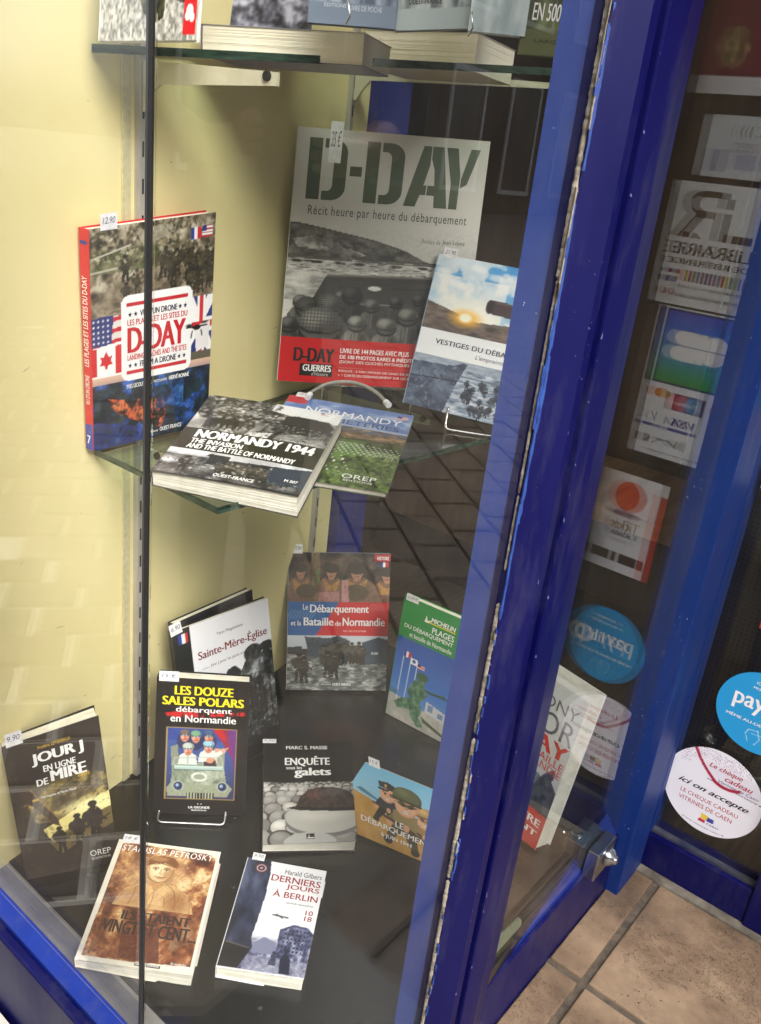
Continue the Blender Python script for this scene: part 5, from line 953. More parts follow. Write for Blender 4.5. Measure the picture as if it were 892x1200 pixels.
# 12 Jour J en ligne de mire
p = Pic(130, 200, (40,34,30)); p.grain(.15, 43, 5); p.noise(.1, .33, 1, .62, 10, 44, [(0,(30,26,22)),(.45,(90,78,52)),(.75,(156,138,84)),(1,(206,186,120))], .8, poly=[(.14,.46),(.4,.36),(.75,.32),(1,.38),(1,.60),(.5,.64),(.2,.60)])
p.ell(.55, .47, .35, .13, (214,186,90), soft=.95, al=.55); p.noise(.3, .36, .95, .55, 14, 45, [(0,(34,30,28)),(1,(110,100,84))], .7, poly=[(.35,.55),(.42,.42),(.6,.36),(.75,.40),(.9,.38),(.95,.46),(.7,.5),(.5,.56)])
p.poly([(.26,.66),(.5,.60),(.75,.53),(1,.50),(1,.60),(.8,.63),(.55,.69),(.35,.76),(.30,.72)], (232,218,140)); p.ell(.8,.56,.3,.05,(250,242,180),soft=.9,al=.9); p.poly([(.3,.76),(.55,.68),(.8,.63),(1,.60),(1,.72),(.6,.8),(.4,.86)], (120,106,60), .8)
p.poly([(.08,.36),(.16,.33),(.24,.36),(.27,.44),(.42,.60),(.44,.66),(.38,.64),(.20,.48),(.10,.42)], (66,52,40)); p.line([(.20,.36),(.28,.46),(.43,.60)], .012, (150,120,70))
for u, v, h in ((.42,.86,.20),(.62,.84,.24),(.80,.84,.30)): p.man(u, v, h, c=(34,30,28), helm=(28,26,24), face=(30,28,26))
p.rect(.20, .432, .27, .447, (190,160,60))
YG = (214,176,50)
p.scatter(.1,.34,1,.60,260,101,[(30,26,22),(90,80,56),(190,168,100),(60,54,44)],(.006,.028),(.15,.5),al=.55,ang=(-50,-10)); p.scatter(.0,.66,1,1,200,102,[(26,23,21),(54,48,40),(80,70,52)],(.01,.04),(.2,.6),al=.4)
book('jourj', 'dark paperback with white title and night battle glow at the left of the floor', GF, Q['jourj'], [.020,.030,.016,.014], (30,27,25), p, [
 ('Frédéric LETERREUX', .34, .072, .68, .094, YG, {'slope': .0, 'b': .01}), ('JOUR J', .255, .118, .80, .205, W, {'b': .055}), ('EN LIGNE', .36, .215, .70, .258, W, {'b': .04}), ('DE', .27, .300, .39, .345, W, {'b': .04}), ('MIRE', .42, .262, .80, .335, W, {'b': .055}), ('CAEN', .70, .335, .82, .357, YG, {'b': .01}), ('Une enquête de Martin Mesnil', .29, .418, .66, .44, W, {'b': .01}), ('OREP', .70, .885, .93, .925, (210,210,206)), ('ÉDITIONS', .71, .932, .92, .952, (200,200,196))],
 spine_col=(26,24,22), spine_text=[('JOUR J EN LIGNE DE MIRE', .25, .35, .7, .72, W, {'rot': 90, 'b': .03}), ('Frédéric Leterreux', .35, .10, .6, .28, YG, {'rot': 90})], curl=.003, bow=.001)

# 13 Ils etaient vingt et cent
p = Pic(150, 190, (238,232,218)); inn = [(.05,.035),(.15,.025),(.9,.04),(.965,.06),(.965,.94),(.4,.965),(.04,.965)]; p.poly(inn, (150,86,56))
p.noise(0, 0, 1, 1, 6, 46, [(0,(72,34,26)),(.35,(124,64,42)),(.6,(168,112,72)),(.8,(206,162,112)),(1,(232,204,158))], 1, poly=inn, octs=6, gain=.65)
p.ell(.45, .30, .30, .22, (222,186,138), soft=.9, al=.75); sk = (236,212,170); dk = (104,58,40)

def face_():
    p.poly([(.14,.56),(.20,.42),(.36,.35),(.48,.39),(.60,.34),(.80,.41),(.88,.56)], (214,176,126), .85); p.ell(.30,.47,.12,.07,(170,122,80),soft=.9,al=.7); p.ell(.70,.48,.10,.08,(150,100,64),soft=.9,al=.7); p.poly([(.40,.335),(.48,.42),(.57,.335)], (190,144,98))
    p.ell(.485, .24, .118, .092, (222,190,144)); p.ell(.455, .225, .075, .06, (244,222,182), soft=.9, al=.9); p.ell(.565, .255, .05, .06, (168,120,80), soft=.9, al=.6)
    p.poly([(.35,.205),(.34,.16),(.38,.12),(.47,.10),(.58,.115),(.635,.155),(.625,.20),(.60,.185),(.50,.165),(.40,.178)], (128,82,52)); p.ell(.44,.135,.08,.022,(186,140,98),soft=.8,al=.8); p.line([(.36,.19),(.48,.172),(.61,.19)], .008, dk)
    for x in (.432, .535): p.line([(x-.028,.215),(x+.0,.208),(x+.028,.214)], .007, dk); p.ell(x,.228,.020,.007,(236,220,196)); p.ell(x,.228,.009,.006,(60,34,26)); p.line([(x-.022,.224),(x,.219),(x+.022,.224)], .005, dk)
    p.line([(.487,.225),(.478,.258),(.492,.264)], .006, (150,104,72)); p.line([(.44,.288),(.462,.293),(.485,.290),(.515,.294),(.54,.286)], .007, (120,60,46)); p.ell(.49,.301,.03,.006,(176,120,90),al=.7); p.line([(.372,.215),(.378,.275),(.42,.322),(.485,.336),(.55,.322),(.59,.275),(.60,.215)], .005, dk, .8)
    for x0, y0, x1, y1 in ((.38,.345,.30,.40),(.30,.40,.28,.54),(.58,.345,.66,.40),(.66,.40,.70,.54),(.48,.42,.47,.56),(.20,.43,.16,.54),(.80,.42,.84,.55),(.36,.44,.38,.5),(.58,.45,.60,.53)): p.line([(x0,y0),((x0+x1)/2+.01,(y0+y1)/2),(x1,y1)], .005, dk, .8)
    for q_ in range(14): p.line([(.17+.05*q_,.42+.012*(q_%3)),(.15+.05*q_,.46+.012*(q_%3))], .004, dk, .5)
face_()
p.noise(.08, .52, .95, .95, 7, 47, [(0,(66,32,26)),(.5,(120,62,42)),(.8,(176,120,78)),(1,(226,190,140))], .55, poly=inn); p.poly([(.30,.72),(.62,.70),(.70,.95),(.34,.95)], (92,44,36), .8); p.grain(.35, 48, 60, (.05,.04,.96,.96)); p.rect(0,0,1,.02,(238,232,218)); p.rect(.5,.965,.72,.985,(40,34,30))
DK = (52,42,40)
p.scatter(.06,.05,.95,.95,380,103,[(84,40,30),(140,78,50),(214,172,122),(236,210,168),(110,56,40)],(.004,.02),(.1,.5),al=.38,poly=inn)
face_(); p.grain(.18, 148, 70, (.05,.04,.96,.60))
p.rect(.5,.965,.72,.985,(40,34,30))
book('ils', 'sepia paperback with a drawn boy lying flat beside the black seal', GF, Q['ils'], [.022,.022,.024,.014], (226,218,202), p, [
 ('STANISLAS PETROSKY', .055, .045, .945, .098, W, {'b': .015, 'sh': .15, 'sp': 1.15}), ('ILS ÉTAIENT', .26, .575, .88, .665, DK, {'b': .055}), ('VINGT ET CENT...', .12, .675, .965, .775, DK, {'b': .055}), ('french', .80, .93, .93, .947, W), ('pulp', .84, .950, .93, .968, W), ('GRANDS ROMANS', .51, .968, .71, .982, W, {'b': .03})], paper='paper')

# 14 Derniers jours a Berlin
p = Pic(116, 180, (240,241,246)); p.grad(.70, 1, [(214,216,232),(120,124,160),(70,72,104)]); p.noise(.2, .72, 1, 1, 14, 49, [(0,(50,52,80)),(.5,(120,124,156)),(1,(210,212,228))], .8); p.poly([(.6,.62),(.75,.56),(.92,.57),(1,.62),(1,.90),(.62,.88)], (74,78,112)); p.noise(.6, .56, 1, .9, 18, 50, [(0,(40,44,74)),(.6,(110,114,150)),(1,(190,194,214))], .85, poly=[(.62,.64),(.75,.58),(.92,.585),(1,.62),(1,.90),(.62,.88)])
p.poly([(.34,.76),(.45,.70),(.60,.74),(.62,.84),(.34,.84)], (130,134,164)); p.rect(.30, .87, 1, 1, (150,152,178), .5); p.noise(.28, .86, 1, 1, 20, 51, [(0,(96,98,128)),(1,(196,198,216))], .6)
p.poly([(.70,.98),(.68,.86),(.73,.80),(.80,.86),(.82,.98)], (36,38,60)); p.ell(.74, .79, .035, .022, (44,46,66)); p.poly([(.56,.92),(.57,.84),(.62,.82),(.65,.92)], (60,64,90)); p.ell(.60,.82,.02,.014,(50,52,74))
sl = [(0,0),(.30,0),(.325,.12),(.335,.35),(.32,.55),(.30,.72),(.34,.80),(.22,1),(0,1)]; p.poly(sl, (44,52,76)); p.noise(0, 0, .4, 1, 4, 52, [(0,(24,28,44)),(.5,(50,58,84)),(1,(96,104,134))], .8, poly=sl, asp=.5); p.poly([(0,.78),(.30,.82),(.22,1),(0,1)], (28,28,34)); p.line([(0,.78),(.3,.81)], .008, (130,120,90))
p.ell(.20, .085, .075, .046, (110,36,44)); p.ell(.20, .085, .058, .035, (214,208,212)); p.ell(.20, .085, .046, .028, (64,30,44)); p.ell(.20,.085,.018,.011,(190,170,176))
p.line([(.48,.50),(.66,.508)], .018, (40,44,60)); p.line([(.52,.49),(.60,.52)], .012, (40,44,60)); p.rect(.0,.985,1,1,(236,236,240))
RDD = (150,34,44)
p.scatter(.3,.86,1,1,260,107,[(80,82,112),(150,152,180),(214,216,232)],(.004,.016),(.2,.6),al=.6)
for j in range(6):
    for k in range(7): p.rect(.66+.045*k,.605+.036*j,.68+.045*k,.622+.036*j,(34,38,66))
p.poly([(.70,.98),(.68,.86),(.73,.80),(.80,.86),(.82,.98)], (36,38,60))
book('derniers', 'small white paperback with dark blue sleeve and Berlin street lying at the front', GF, Q['derniers'], [.018,.018,.021,.016], (232,232,236), p, [
 ('Harald Gilbers', .50, .055, .96, .105, (46,44,56), {'b': .0}), ('DERNIERS', .35, .125, .965, .188, RDD, {'b': .015}), ('JOURS', .555, .198, .965, .258, RDD, {'b': .015}), ('À BERLIN', .415, .262, .965, .332, RDD, {'b': .015}), ('Grands détectives', .60, .365, .93, .382, (60,56,66), {'sh': .2}), ('10', .855, .418, .945, .462, RDD, {'b': .015}), ('18', .855, .472, .945, .516, RDD, {'b': .015})], paper='paper')

# 15 thick book against the side pane
p = Pic(110, 190, (206,210,212)); p.grad(.05, .62, [(200,205,208),(214,217,218),(190,194,196)]); p.rect(0, 0, 1, .03, (236,238,238)); p.noise(0, .52, 1, .78, 9, 54, [(0,(100,108,116)),(.5,(170,178,184)),(1,(226,230,234))], 1, poly=[(0,.55),(.5,.56),(1,.60),(1,.80),(0,.80)])
p.poly([(.82,.56),(.90,.50),(.93,.52),(.92,.58),(1,.62),(1,.80),(.62,.80),(.72,.70)], (54,60,66)); p.noise(.6, .5, 1, .8, 16, 55, [(0,(30,34,38)),(1,(110,116,120))], .6, poly=[(.82,.56),(.90,.50),(.93,.52),(.92,.58),(1,.62),(1,.80),(.62,.80),(.72,.70)]); p.rect(0, .785, 1, 1, (200,46,42))
RR = (206,54,44)
p.scatter(0,.56,.7,.785,260,108,[(90,100,110),(180,188,194),(236,240,242)],(.01,.05),(.1,.3),ang=(-20,30),al=.6); p.rect(0,.785,1,1,(200,46,42))
book('beevor', 'thick white and red hardback standing against the side pane near the chrome clamp', GF, Q['beevor'], [.036,.036,.034,.034], (214,216,216), p, [
 ('ANTONY', .18, .115, .96, .185, (96,98,102)), ('BEEVOR', .02, .205, .99, .335, (96,98,102)), ('D-DAY', .12, .345, .99, .435, RR, {'b': .04}), ('ET LA BATAILLE', .18, .445, .985, .49, RR, {'b': .0}), ('DE NORMANDIE', .2, .498, .985, .54, RR, {'b': .0}), ('LE LIVRE', .45, .825, .96, .87, W, {'b': .03}), ('ÉVÉNEMENT', .10, .885, .96, .93, W, {'b': .03})], paper='grey_paper')

# books lying on the top shelf with their fore edges to the street
def flatbook(key, label, a, b_, top_a, top_b, depthv, col, pap, pic, texts=[]):
    a, b_, ta, tb = map(np.array, (a, b_, top_a, top_b)); dv = np.array(depthv); quad = [ta+dv, tb+dv, tb, ta]
    return book(key, label, GT, quad, float((ta-a)[2]), col, pic, texts, paper=pap, inset=.0008)
p = Pic(60, 40, (150,150,170)); p.noise(0,0,1,1,8,56,[(0,(60,56,80)),(.5,(150,150,175)),(1,(210,208,220))])
zs = lambda x: .943+.0885*(x-.565)
flatbook('topa', 'thick cream paged book lying on the left of the top shelf under a purple cover', (.705,.855,.949), (.772,.676,.950), (.705,.855,.980), (.772,.676,.984), (.10,.045,.0), (120,116,140), 'cream_paper', p)
p = Pic(40, 30, (190,178,150)); p.noise(0,0,1,1,5,57,[(0,(176,164,138)),(1,(214,204,180))])
flatbook('topb', 'thick cream paged book lying right of the purple covered one on the top shelf', hz(424,77,.968), hz(555,87.5,.966), hz(424,77,.968)+np.array([0,0,.040]), hz(555,87.5,.966)+np.array([0,0,.043]), (.13,.03,.0), (190,180,156), 'cream_paper', p)
# books standing on the top shelf, cut by the frame
def standing(key, label, pl, pr_, xy_l, h, pic, texts, th=.006, col=(120,120,120), ang=None, zb=None):
    (pxl, pyl), (pxr, pyr) = pl, pr_
    r1 = ray(pxl, pyl); bl = np.array([0, 0, EYE])+r1*(xy_l/np.hypot(r1[0], r1[1])); zb = bl[2]
    br = hz(pxr, pyr, zb) if abs(pyr-pyl) < 0 else None
    r2 = ray(pxr, pyr); br = np.array([0, 0, EYE])+r2*((ang or xy_l)/np.hypot(r2[0], r2[1])); br[2] = bl[2]+(br[2]-bl[2])
    bk = unit(np.cross([0, 0, 1], br-bl)); up = unit(np.array([0, 0, 1])+bk*.12)
    return book(key, label, 'books standing on the top shelf', [bl+up*h, br+up*h, br, bl], th, col, pic, texts)
p = Pic(110, 120, (150,148,140)); p.noise(0,0,1,1,40,58,[(0,(110,108,104)),(.5,(166,164,158)),(1,(214,212,206))]); p.poly([(.1,.2),(.5,.3),(.95,.6),(.95,.83),(.75,.80),(.35,.62)], (60,62,44)); p.noise(.1,.2,.95,.85,14,59,[(0,(24,26,18)),(.5,(80,84,56)),(1,(140,60,50))],.8,poly=[(.1,.2),(.5,.3),(.95,.6),(.95,.83),(.75,.80),(.35,.62)]); p.rect(.0,0,.05,1,(236,236,236)); p.poly([(.3,.55),(.4,.55),(.38,.70),(.28,.68)], (190,50,60))
p = Pic(150, 150, (176,172,166)); p.noise(0,0,1,1,46,58,[(0,(120,118,114)),(.5,(176,174,168)),(1,(222,220,214))]); p.poly([(.08,.5),(.3,.68),(.45,.88),(.55,.93),(.66,.90),(.70,.6),(.4,.4)], (60,62,42)); p.noise(.05,.4,.8,.95,16,59,[(0,(24,26,18)),(.5,(86,88,58)),(1,(150,150,110))],.8,poly=[(.08,.5),(.3,.68),(.45,.88),(.55,.93),(.66,.90),(.70,.6),(.4,.4)]); p.ell(.86,.70,.2,.14,(60,40,40)); p.ell(.22,.72,.05,.03,(200,60,60)); p.rect(.62,.66,.70,.74,(226,220,60)); p.rect(.86,.82,.985,.975,(214,36,40)); p.ell(.92,.875,.035,.03,W); p.ell(.90,.895,.025,.02,W); p.ell(.945,.90,.025,.02,W)
standing('comic', 'illustrated book with grey pebbled cover and red emblem at the left of the top shelf', (116,48), (229,47), .98, .20, p, [], .008, (236,236,236), ang=.93)
p = Pic(60, 120, (90,60,50)); p.noise(0,0,1,1,5,60,[(0,(60,36,30)),(.6,(110,76,58)),(1,(176,150,120))],asp=.3); standing('brownb', 'narrow brown covered book behind the pebbled one on the top shelf', (222,52), (262,56), 1.2, .2, p, [], .006, (100,70,56))
p = Pic(60, 120, (120,120,140)); p.noise(0,0,1,1,9,61,[(0,(30,30,34)),(.5,(110,110,124)),(1,(200,200,214))]); standing('greyb', 'grey photographic book standing behind the purple covered book on the top shelf', (262,56), (364,56), 1.18, .2, p, [], .008, (90,90,100))
p = Pic(110, 120, (110,124,144)); p.noise(0,0,1,.9,8,62,[(0,(70,80,98)),(.5,(112,126,146)),(1,(150,162,180))]); p.ell(.3,.82,.06,.03,(50,54,66)); p.rect(.5,.78,.54,.87,(60,66,80)); standing('blueg', 'blue grey paperback standing in the middle of the top shelf', (361,26), (463,34), .97, .2, p, [('ÉDITIONS', .17, .905, .42, .925, (190,196,206)), ('LIVRE DE POCHE', .46, .912, .83, .935, (190,196,206))], .008, (100,110,124), ang=.97)
p = Pic(110, 120, (150,160,160)); p.noise(0,0,1,1,6,63,[(0,(70,74,78)),(.5,(130,140,142)),(1,(190,198,200))]); p.rect(0,.90,1,1,(170,182,184)); standing('paleg', 'pale grey landscape paperback standing right of the blue grey one', (464,36), (548,33), .99, .2, p, [('OUEST-FRANCE', .14, .86, .6, .885, K, {'b': .02})], .008, (150,156,160))
p = Pic(80, 120, (190,206,212)); p.noise(0,0,1,1,4,64,[(0,(168,188,196)),(1,(214,226,230))]); standing('icy', 'pale icy blue covered book in plastic film on the top shelf', (549,36), (615,43), .95, .2, p, [], .008, (200,210,214))
p = Pic(80, 120, (70,80,46)); p.noise(0,0,1,1,5,65,[(0,(56,64,34)),(.5,(84,94,56)),(1,(120,128,84))]); p.rect(0,.88,1,1,(96,100,64)); p.ell(.6,.75,.2,.1,(54,64,40)); standing('greenb', 'olive green quiz book with white capitals at the right end of the top shelf', (607,63), (690,70), .95, .2, p, [('TESTEZ-', .18, .62, .95, .745, W, {'b': .03, 'sh': .05}), ('VOUS', .2, .5, .8, .6, W, {'b': .03}), ('EN 500 QUESTIONS', .12, .775, 1.25, .865, W, {'b': .02, 'sh': .05}), ('LAROUSSE', .2, .93, .8, .945, (40,44,30))], .008, (70,80,46))

# ------------------------------------------------------------------ price slips
slip('drone', .075, '12.90', .022, .017, .003, 'price slip 12.90 on the drone photography book')
slip('dday', .165, '35 €', .017, .052, .042, 'long price slip hanging over the stencil D of the large white hardback', colr=(90,90,92))
slip('vest', .03, '21.90', .019, .014, .004, 'price slip on the sunset covered paperback')
slip('cemet', .05, '12.50', .020, .014, .003, 'price slip at the red corner of the cemetery guide')
slip('mere', -.02, '6.90', .019, .017, .006, 'tilted price slip on the white paratrooper paperback', tilt=-.12)
slip('douze', .02, '15 €', .026, .014, .005, 'price slip marked 15 on the black book with jeep cartoon')
slip('debarq', .03, '17.90', .018, .016, .002, 'price slip on the book with blue and red title band')
slip('michelin', .03, '13.50 €', .024, .012, .006, 'price slip on the green travel guide')
slip('enquete', -.02, '9.50', .020, .008, .003, 'small price slip at the corner of the pebble beach book')
slip('juin', .20, '15 €', .017, .012, .002, "price slip on the cartoon soldiers book")
slip('jourj', .04, '9.90', .019, .017, .003, 'price slip on the dark night battle paperback')
slip('ils', .03, '18 €', .022, .012, .004, 'price slip on the sepia paperback')
slip('derniers', .05, '9.10', .016, .012, .003, 'price slip on the small Berlin paperback')

# ------------------------------------------------------------------ wire stands
def easel(name, label, pts_front, legs, parent_group='wire book stands', r=.0017, mat='wire'):
    t = thing('wire_stand', label, 'book stand', tuple(pts_front[0]), parent_group)
    MB().tube(arc_pts(pts_front, .008), r, 8).build('front_wire', M[mat], t, smooth=True)
    for l_ in legs: MB().tube(arc_pts(l_, .006), r, 8).build('back_leg', M[mat], t, smooth=True)
    return t
fr = BOOKS['douze']; n = fr.n; a, b_ = fr.P(.07, .965, .003), fr.P(.80, .965, .003); lo = np.array([0, 0, .003]); fw_ = unit((n[0], n[1], 0))
a1, b1 = a+fw_*.013, b_+fw_*.013; a1[2] = b1[2] = .0035
easel('e', 'black wire stand holding the book with the jeep cartoon', [a+n*.001, a*1.0-np.array([0,0,.003]), a1, b1, b_-np.array([0,0,.003]), b_+n*.001], [[a1-fw_*.012, a1-fw_*.055, a1-fw_*.062+np.array([0,0,.09])], [b1-fw_*.012, b1-fw_*.055, b1-fw_*.062+np.array([0,0,.09])]], mat='wire')
fr = BOOKS['vest']; n = fr.n; fw_ = unit((n[0], n[1], 0)); a, b_ = fr.P(.34, .955, .003), fr.P(.98, .955, .003); a0, b0 = fr.P(.34, 1.0, .004), fr.P(.98, 1.0, .004)
a1, b1 = a0+fw_*.010, b0+fw_*.010; a1[2] = b1[2] = .519
easel('e', 'bright wire stand holding the sunset covered paperback', [a, a0, a1, b1, b0, b_], [[a1-fw_*.01, a1-fw_*.06, a1-fw_*.065+np.array([0,0,.08])], [b1-fw_*.01, b1-fw_*.06, b1-fw_*.065+np.array([0,0,.08])]])
# low feet that carry the books lying at a slant
fr = BOOKS['dday']; n = fr.n; fw_ = unit((n[0], n[1], 0))
for lab, key, us, z0 in (('low clear wire stand under the large white hardback', 'dday', (.25, .75), .516), ('low wire stand raising the top of the pebble beach book', 'enquete', (.3, .7), 0.0), ('low wire stand raising the back of the thick black and white paperback', 'norm44', (.4, .8), .516)):
    fr = BOOKS[key]; n = fr.n; v_ = 1.0 if key == 'dday' else .12; tk = .0025 if key == 'dday' else .026
    A_, B_ = fr.P(us[0], v_, -tk), fr.P(us[1], v_, -tk)
    if key == 'dday': A_ = A_-n*.006-np.array([0,0,.003]); B_ = B_-n*.006-np.array([0,0,.003])
    easel('e', lab, [np.array([A_[0], A_[1], z0+.0018]), A_, B_, np.array([B_[0], B_[1], z0+.0018])], [])
# clear bent rod with white tips
fr = BOOKS['cemet']; cn = fr.n; cp = fr.P(.5, 0)+np.array([0,0,.006]); dd = cn@cp
apx = [(361,465),(368,458),(384,450),(405,447.5),(424,451),(441,460),(455,474)]
P = [hit(x, y, cn, dd) for x, y in apx]; t = thing('clear_rod_stand', 'bent clear plastic rod with white tips in front of the large white hardback', 'book stand', tuple(P[0]))
def smooth_pts(P, k=5):
    out = []; P = [Vector(q) for q in P]
    for i in range(len(P)-1):
        p0, p1, p2, p3 = P[max(i-1,0)], P[i], P[i+1], P[min(i+2,len(P)-1)]
        for j in range(k):
            s = j/k; out.append(.5*((2*p1)+(p2-p0)*s+(2*p0-5*p1+4*p2-p3)*s*s+(3*p1-p0-3*p2+p3)*s**3))
    return out+[P[-1]]
MB().tube(smooth_pts(P), .0026, 10).build('bent_rod', mat_plain('clear_rod', rgb(150,152,146), .12, spec=.8), t, smooth=True)
for s in (0, -1):
    q = Vector(P[s]); q2 = Vector(P[1 if s == 0 else -2]); dv = (q2-q).normalized(); MB().tube([q-dv*.002, q+dv*.008], [.0045, .0042], 12).build('white_tip', M['white'], t, smooth=False)
# small plastic clips on the top shelf holding the front books
for k, (px, py) in enumerate(((407, 14), (551, 28))):
    r1 = ray(px, py); q = np.array([0, 0, EYE])+r1*(.90/np.hypot(r1[0], r1[1]))
    tag(MB().tube([q+np.array([0,0,.010]), q+np.array([.002,-.002,-.003]), q+np.array([-.001,.0,-.010])], .0009, 8).build('wire_clip', M['wire'], smooth=True), 'bright wire clip '+('over the purple covered book' if k == 0 else 'right of the pale landscape paperback'), 'clip', 'wire clips on the top shelf')

# ------------------------------------------------------------------ stickers on the narrow door panel
XS = 1.1868
def sframe(yl, yr, zt, zb): return Frame((XS, yl, zt), (XS, yr, zt), (XS, yr, zb), (XS, yl, zb))
def sticker(label, fr, pic, texts, disc=False, gp='stickers on the glass panel', off=0.0):
    t = thing('sticker', label, 'sticker', tuple(fr.P(.5, 1)), gp); print_sheet('printed_face', fr, pic, M['sticker'], t, disc=disc, off=off)
    lettering(fr, texts, t, 'lettering', .0003+off)
    bk = Frame(fr.c[0]-fr.n*.0002, fr.c[1]-fr.n*.0002, fr.c[2]-fr.n*.0002, fr.c[3]-fr.n*.0002)
    if not disc: MB().add([bk.P(0,1), bk.P(1,1), bk.P(1,0), bk.P(0,0)], [(3,2,1,0)]).build('backing', M['white'], t)
CR = (176,26,66)
p = Pic(160, 160, (240,238,246))
for i in range(30):
    for j in range(22):
        u, v = .12+.027*i+(.013 if j % 2 else 0), .04+.022*j
        if v < .12+.9*abs(u-.40)*.8 and v < .46-.1*u: p.ell(u, v, .0045*(1-v), .0045*(1-v), (120,60,100), al=.9)
cv = lambda u0, v0, u1, v1, u2, v2, n=14: [((1-t)**2*u0+2*t*(1-t)*u1+t*t*u2, (1-t)**2*v0+2*t*(1-t)*v1+t*t*v2) for t in np.linspace(0, 1, n)]
p.poly([(.36,.17),(.92,.17),(.97,.38),(.42,.36)], (232,228,240), .9); p.line([(.42,.365),(.97,.385)], .006, (60,50,70)); p.line([(.97,.385),(.985,.20)], .006, (60,50,70))
p.line(cv(.20,.02,.30,.22,.50,.36), .030, CR); p.line(cv(.48,.35,.60,.42,.74,.345), .034, CR)
p.rect(.46,.79,.53,.845,(230,200,60)); p.rect(.53,.80,.60,.85,(60,70,160)); p.rect(.45,.85,.52,.885,(200,40,50))
fr = sframe(.289, .143, .118, -.028)
sticker('round white gift voucher sticker low on the glass panel', fr, p, [('Le chèque', .40, .165, .74, .235, CR, {'sh': .3, 'b': .02}), ('cadeau', .58, .240, .86, .30, CR, {'sh': .3, 'b': .02}), ('... Vitrines de Caen', .46, .315, .93, .35, (70,66,84), {'sh': .3}),
 ('ici on accepte', .15, .475, .88, .555, (24,22,26), {'sh': .45, 'b': .03}), ('LE CHEQUE CADEAU', .20, .60, .80, .655, CR, {'b': .0}), ('VITRINES DE CAEN', .20, .685, .76, .735, CR, {'b': .0}), ('caen', .54, .865, .66, .885, (70,60,120)), ('www.vitrines-caen.fr', .28, .925, .74, .945, (90,84,110), {'arc': -.02})], disc=True, off=.0003)
p = Pic(140, 140, (44,160,222)); p.ell(.82, .45, .13, .12, W); p.ell(.82,.45,.08,.07,(44,160,222)); p.line([(.84,.36),(.84,.60)],.03,W)
p.line([(.42,.74),(.40,.80),(.44,.88)], .008, (220,240,250)); p.line([(.42,.74),(.52,.72),(.56,.82),(.52,.90)], .008, (220,240,250)); p.line([(.46,.78),(.60,.76)], .006, (220,240,250))
fr = sframe(.248, .122, .265, .139)
sticker('round blue mobile payment sticker above the white round one', fr, p, [('ICI, PAIEMENT', .36, .13, .70, .17, W, {'b': .02}), ('MOBILE ACCEPTÉ', .34, .19, .74, .23, W, {'b': .02}), ('pay', .17, .34, .52, .55, W, {'b': .025}), ('lib', .55, .34, .74, .50, W, {'b': .025}), ('MÊME AU-DELÀ DE 50€', .14, .615, .86, .66, W, {'b': .03})], disc=True, off=.0003)
# ticket
p = Pic(90, 130, (226,228,232)); p.ell(.52, .22, .24, .15, (214,70,44)); p.ell(.52, .40, .22, .03, (110,90,130)); p.rect(0, .12, .10, 1, (206,62,48)); p.rect(.12,.80,.5,.90,(70,60,54)); p.rect(.56,.80,.93,.90,(90,80,70))
sticker('white voucher sticker with a red disc and red edge', sframe(.222, .120, .480, .326), p, [('Ticket', .30, .46, .74, .56, (44,42,70), {'b': .04}), ('Kadéos', .30, .57, .70, .63, (44,42,70), {'b': .03}), ('Culture', .32, .65, .68, .69, (150,150,160))])
# bank cards
p = Pic(100, 150, (226,230,232)); p.rect(.03, .015, .97, .50, (30,50,110)); p.grad(.03, .487, [(80,96,205),(50,130,225),(60,160,190),(50,160,70)], .055, .945); p.rect(.055,.03,.945,.49,(0,0,0),0); p.ell(.33,.235,.17,.095,W); p.rect(.14,.14,.33,.33,W,.0); p.rect(.44,.14,.72,.23,W); p.ell(.72,.185,.10,.045,W); p.rect(.44,.24,.72,.33,W); p.ell(.74,.285,.10,.045,W); p.rect(.14,.2315,.83,.2385,(70,130,180))
p.rect(.28,.55,.66,.66,(60,50,110)); p.ell(.55,.605,.10,.055,(214,60,50)); p.ell(.42,.605,.10,.055,(80,150,200)); p.ell(.12,.60,.10,.05,(220,150,60)); p.ell(.84,.565,.07,.03,(214,80,60)); p.ell(.78,.565,.07,.03,(230,170,60)); p.rect(.30,.78,.65,.80,(60,80,160)); p.rect(.75,.78,.97,.80,(60,80,160)); p.ell(.42,.885,.22,.065,(226,230,232)); 
for k in range(4): p.line([(.40+.03*k,.86),(.425+.03*k,.885),(.40+.03*k,.91)], .012, (60,60,66))
p.line([(.52,.90),(.62,.87),(.74,.88),(.80,.91)], .014, (60,60,66)); p.rect(.84,.86,.93,.91,(110,110,116))
sticker('bank card acceptance sticker with blue and green top', sframe(.272, .157, .724, .517), p, [('VISA', .34, .71, .62, .765, (50,60,150), {'b': .04, 'sh': .3}), ('VISA', .03, .71, .20, .765, (50,60,150), {'b': .04, 'sh': .3}), ('V', .82, .70, .90, .765, (50,60,150), {'sh': .3}), ('Maestro', .36, .59, .60, .62, W), ('paiement sans contact', .1, .955, .85, .975, (70,70,76))])
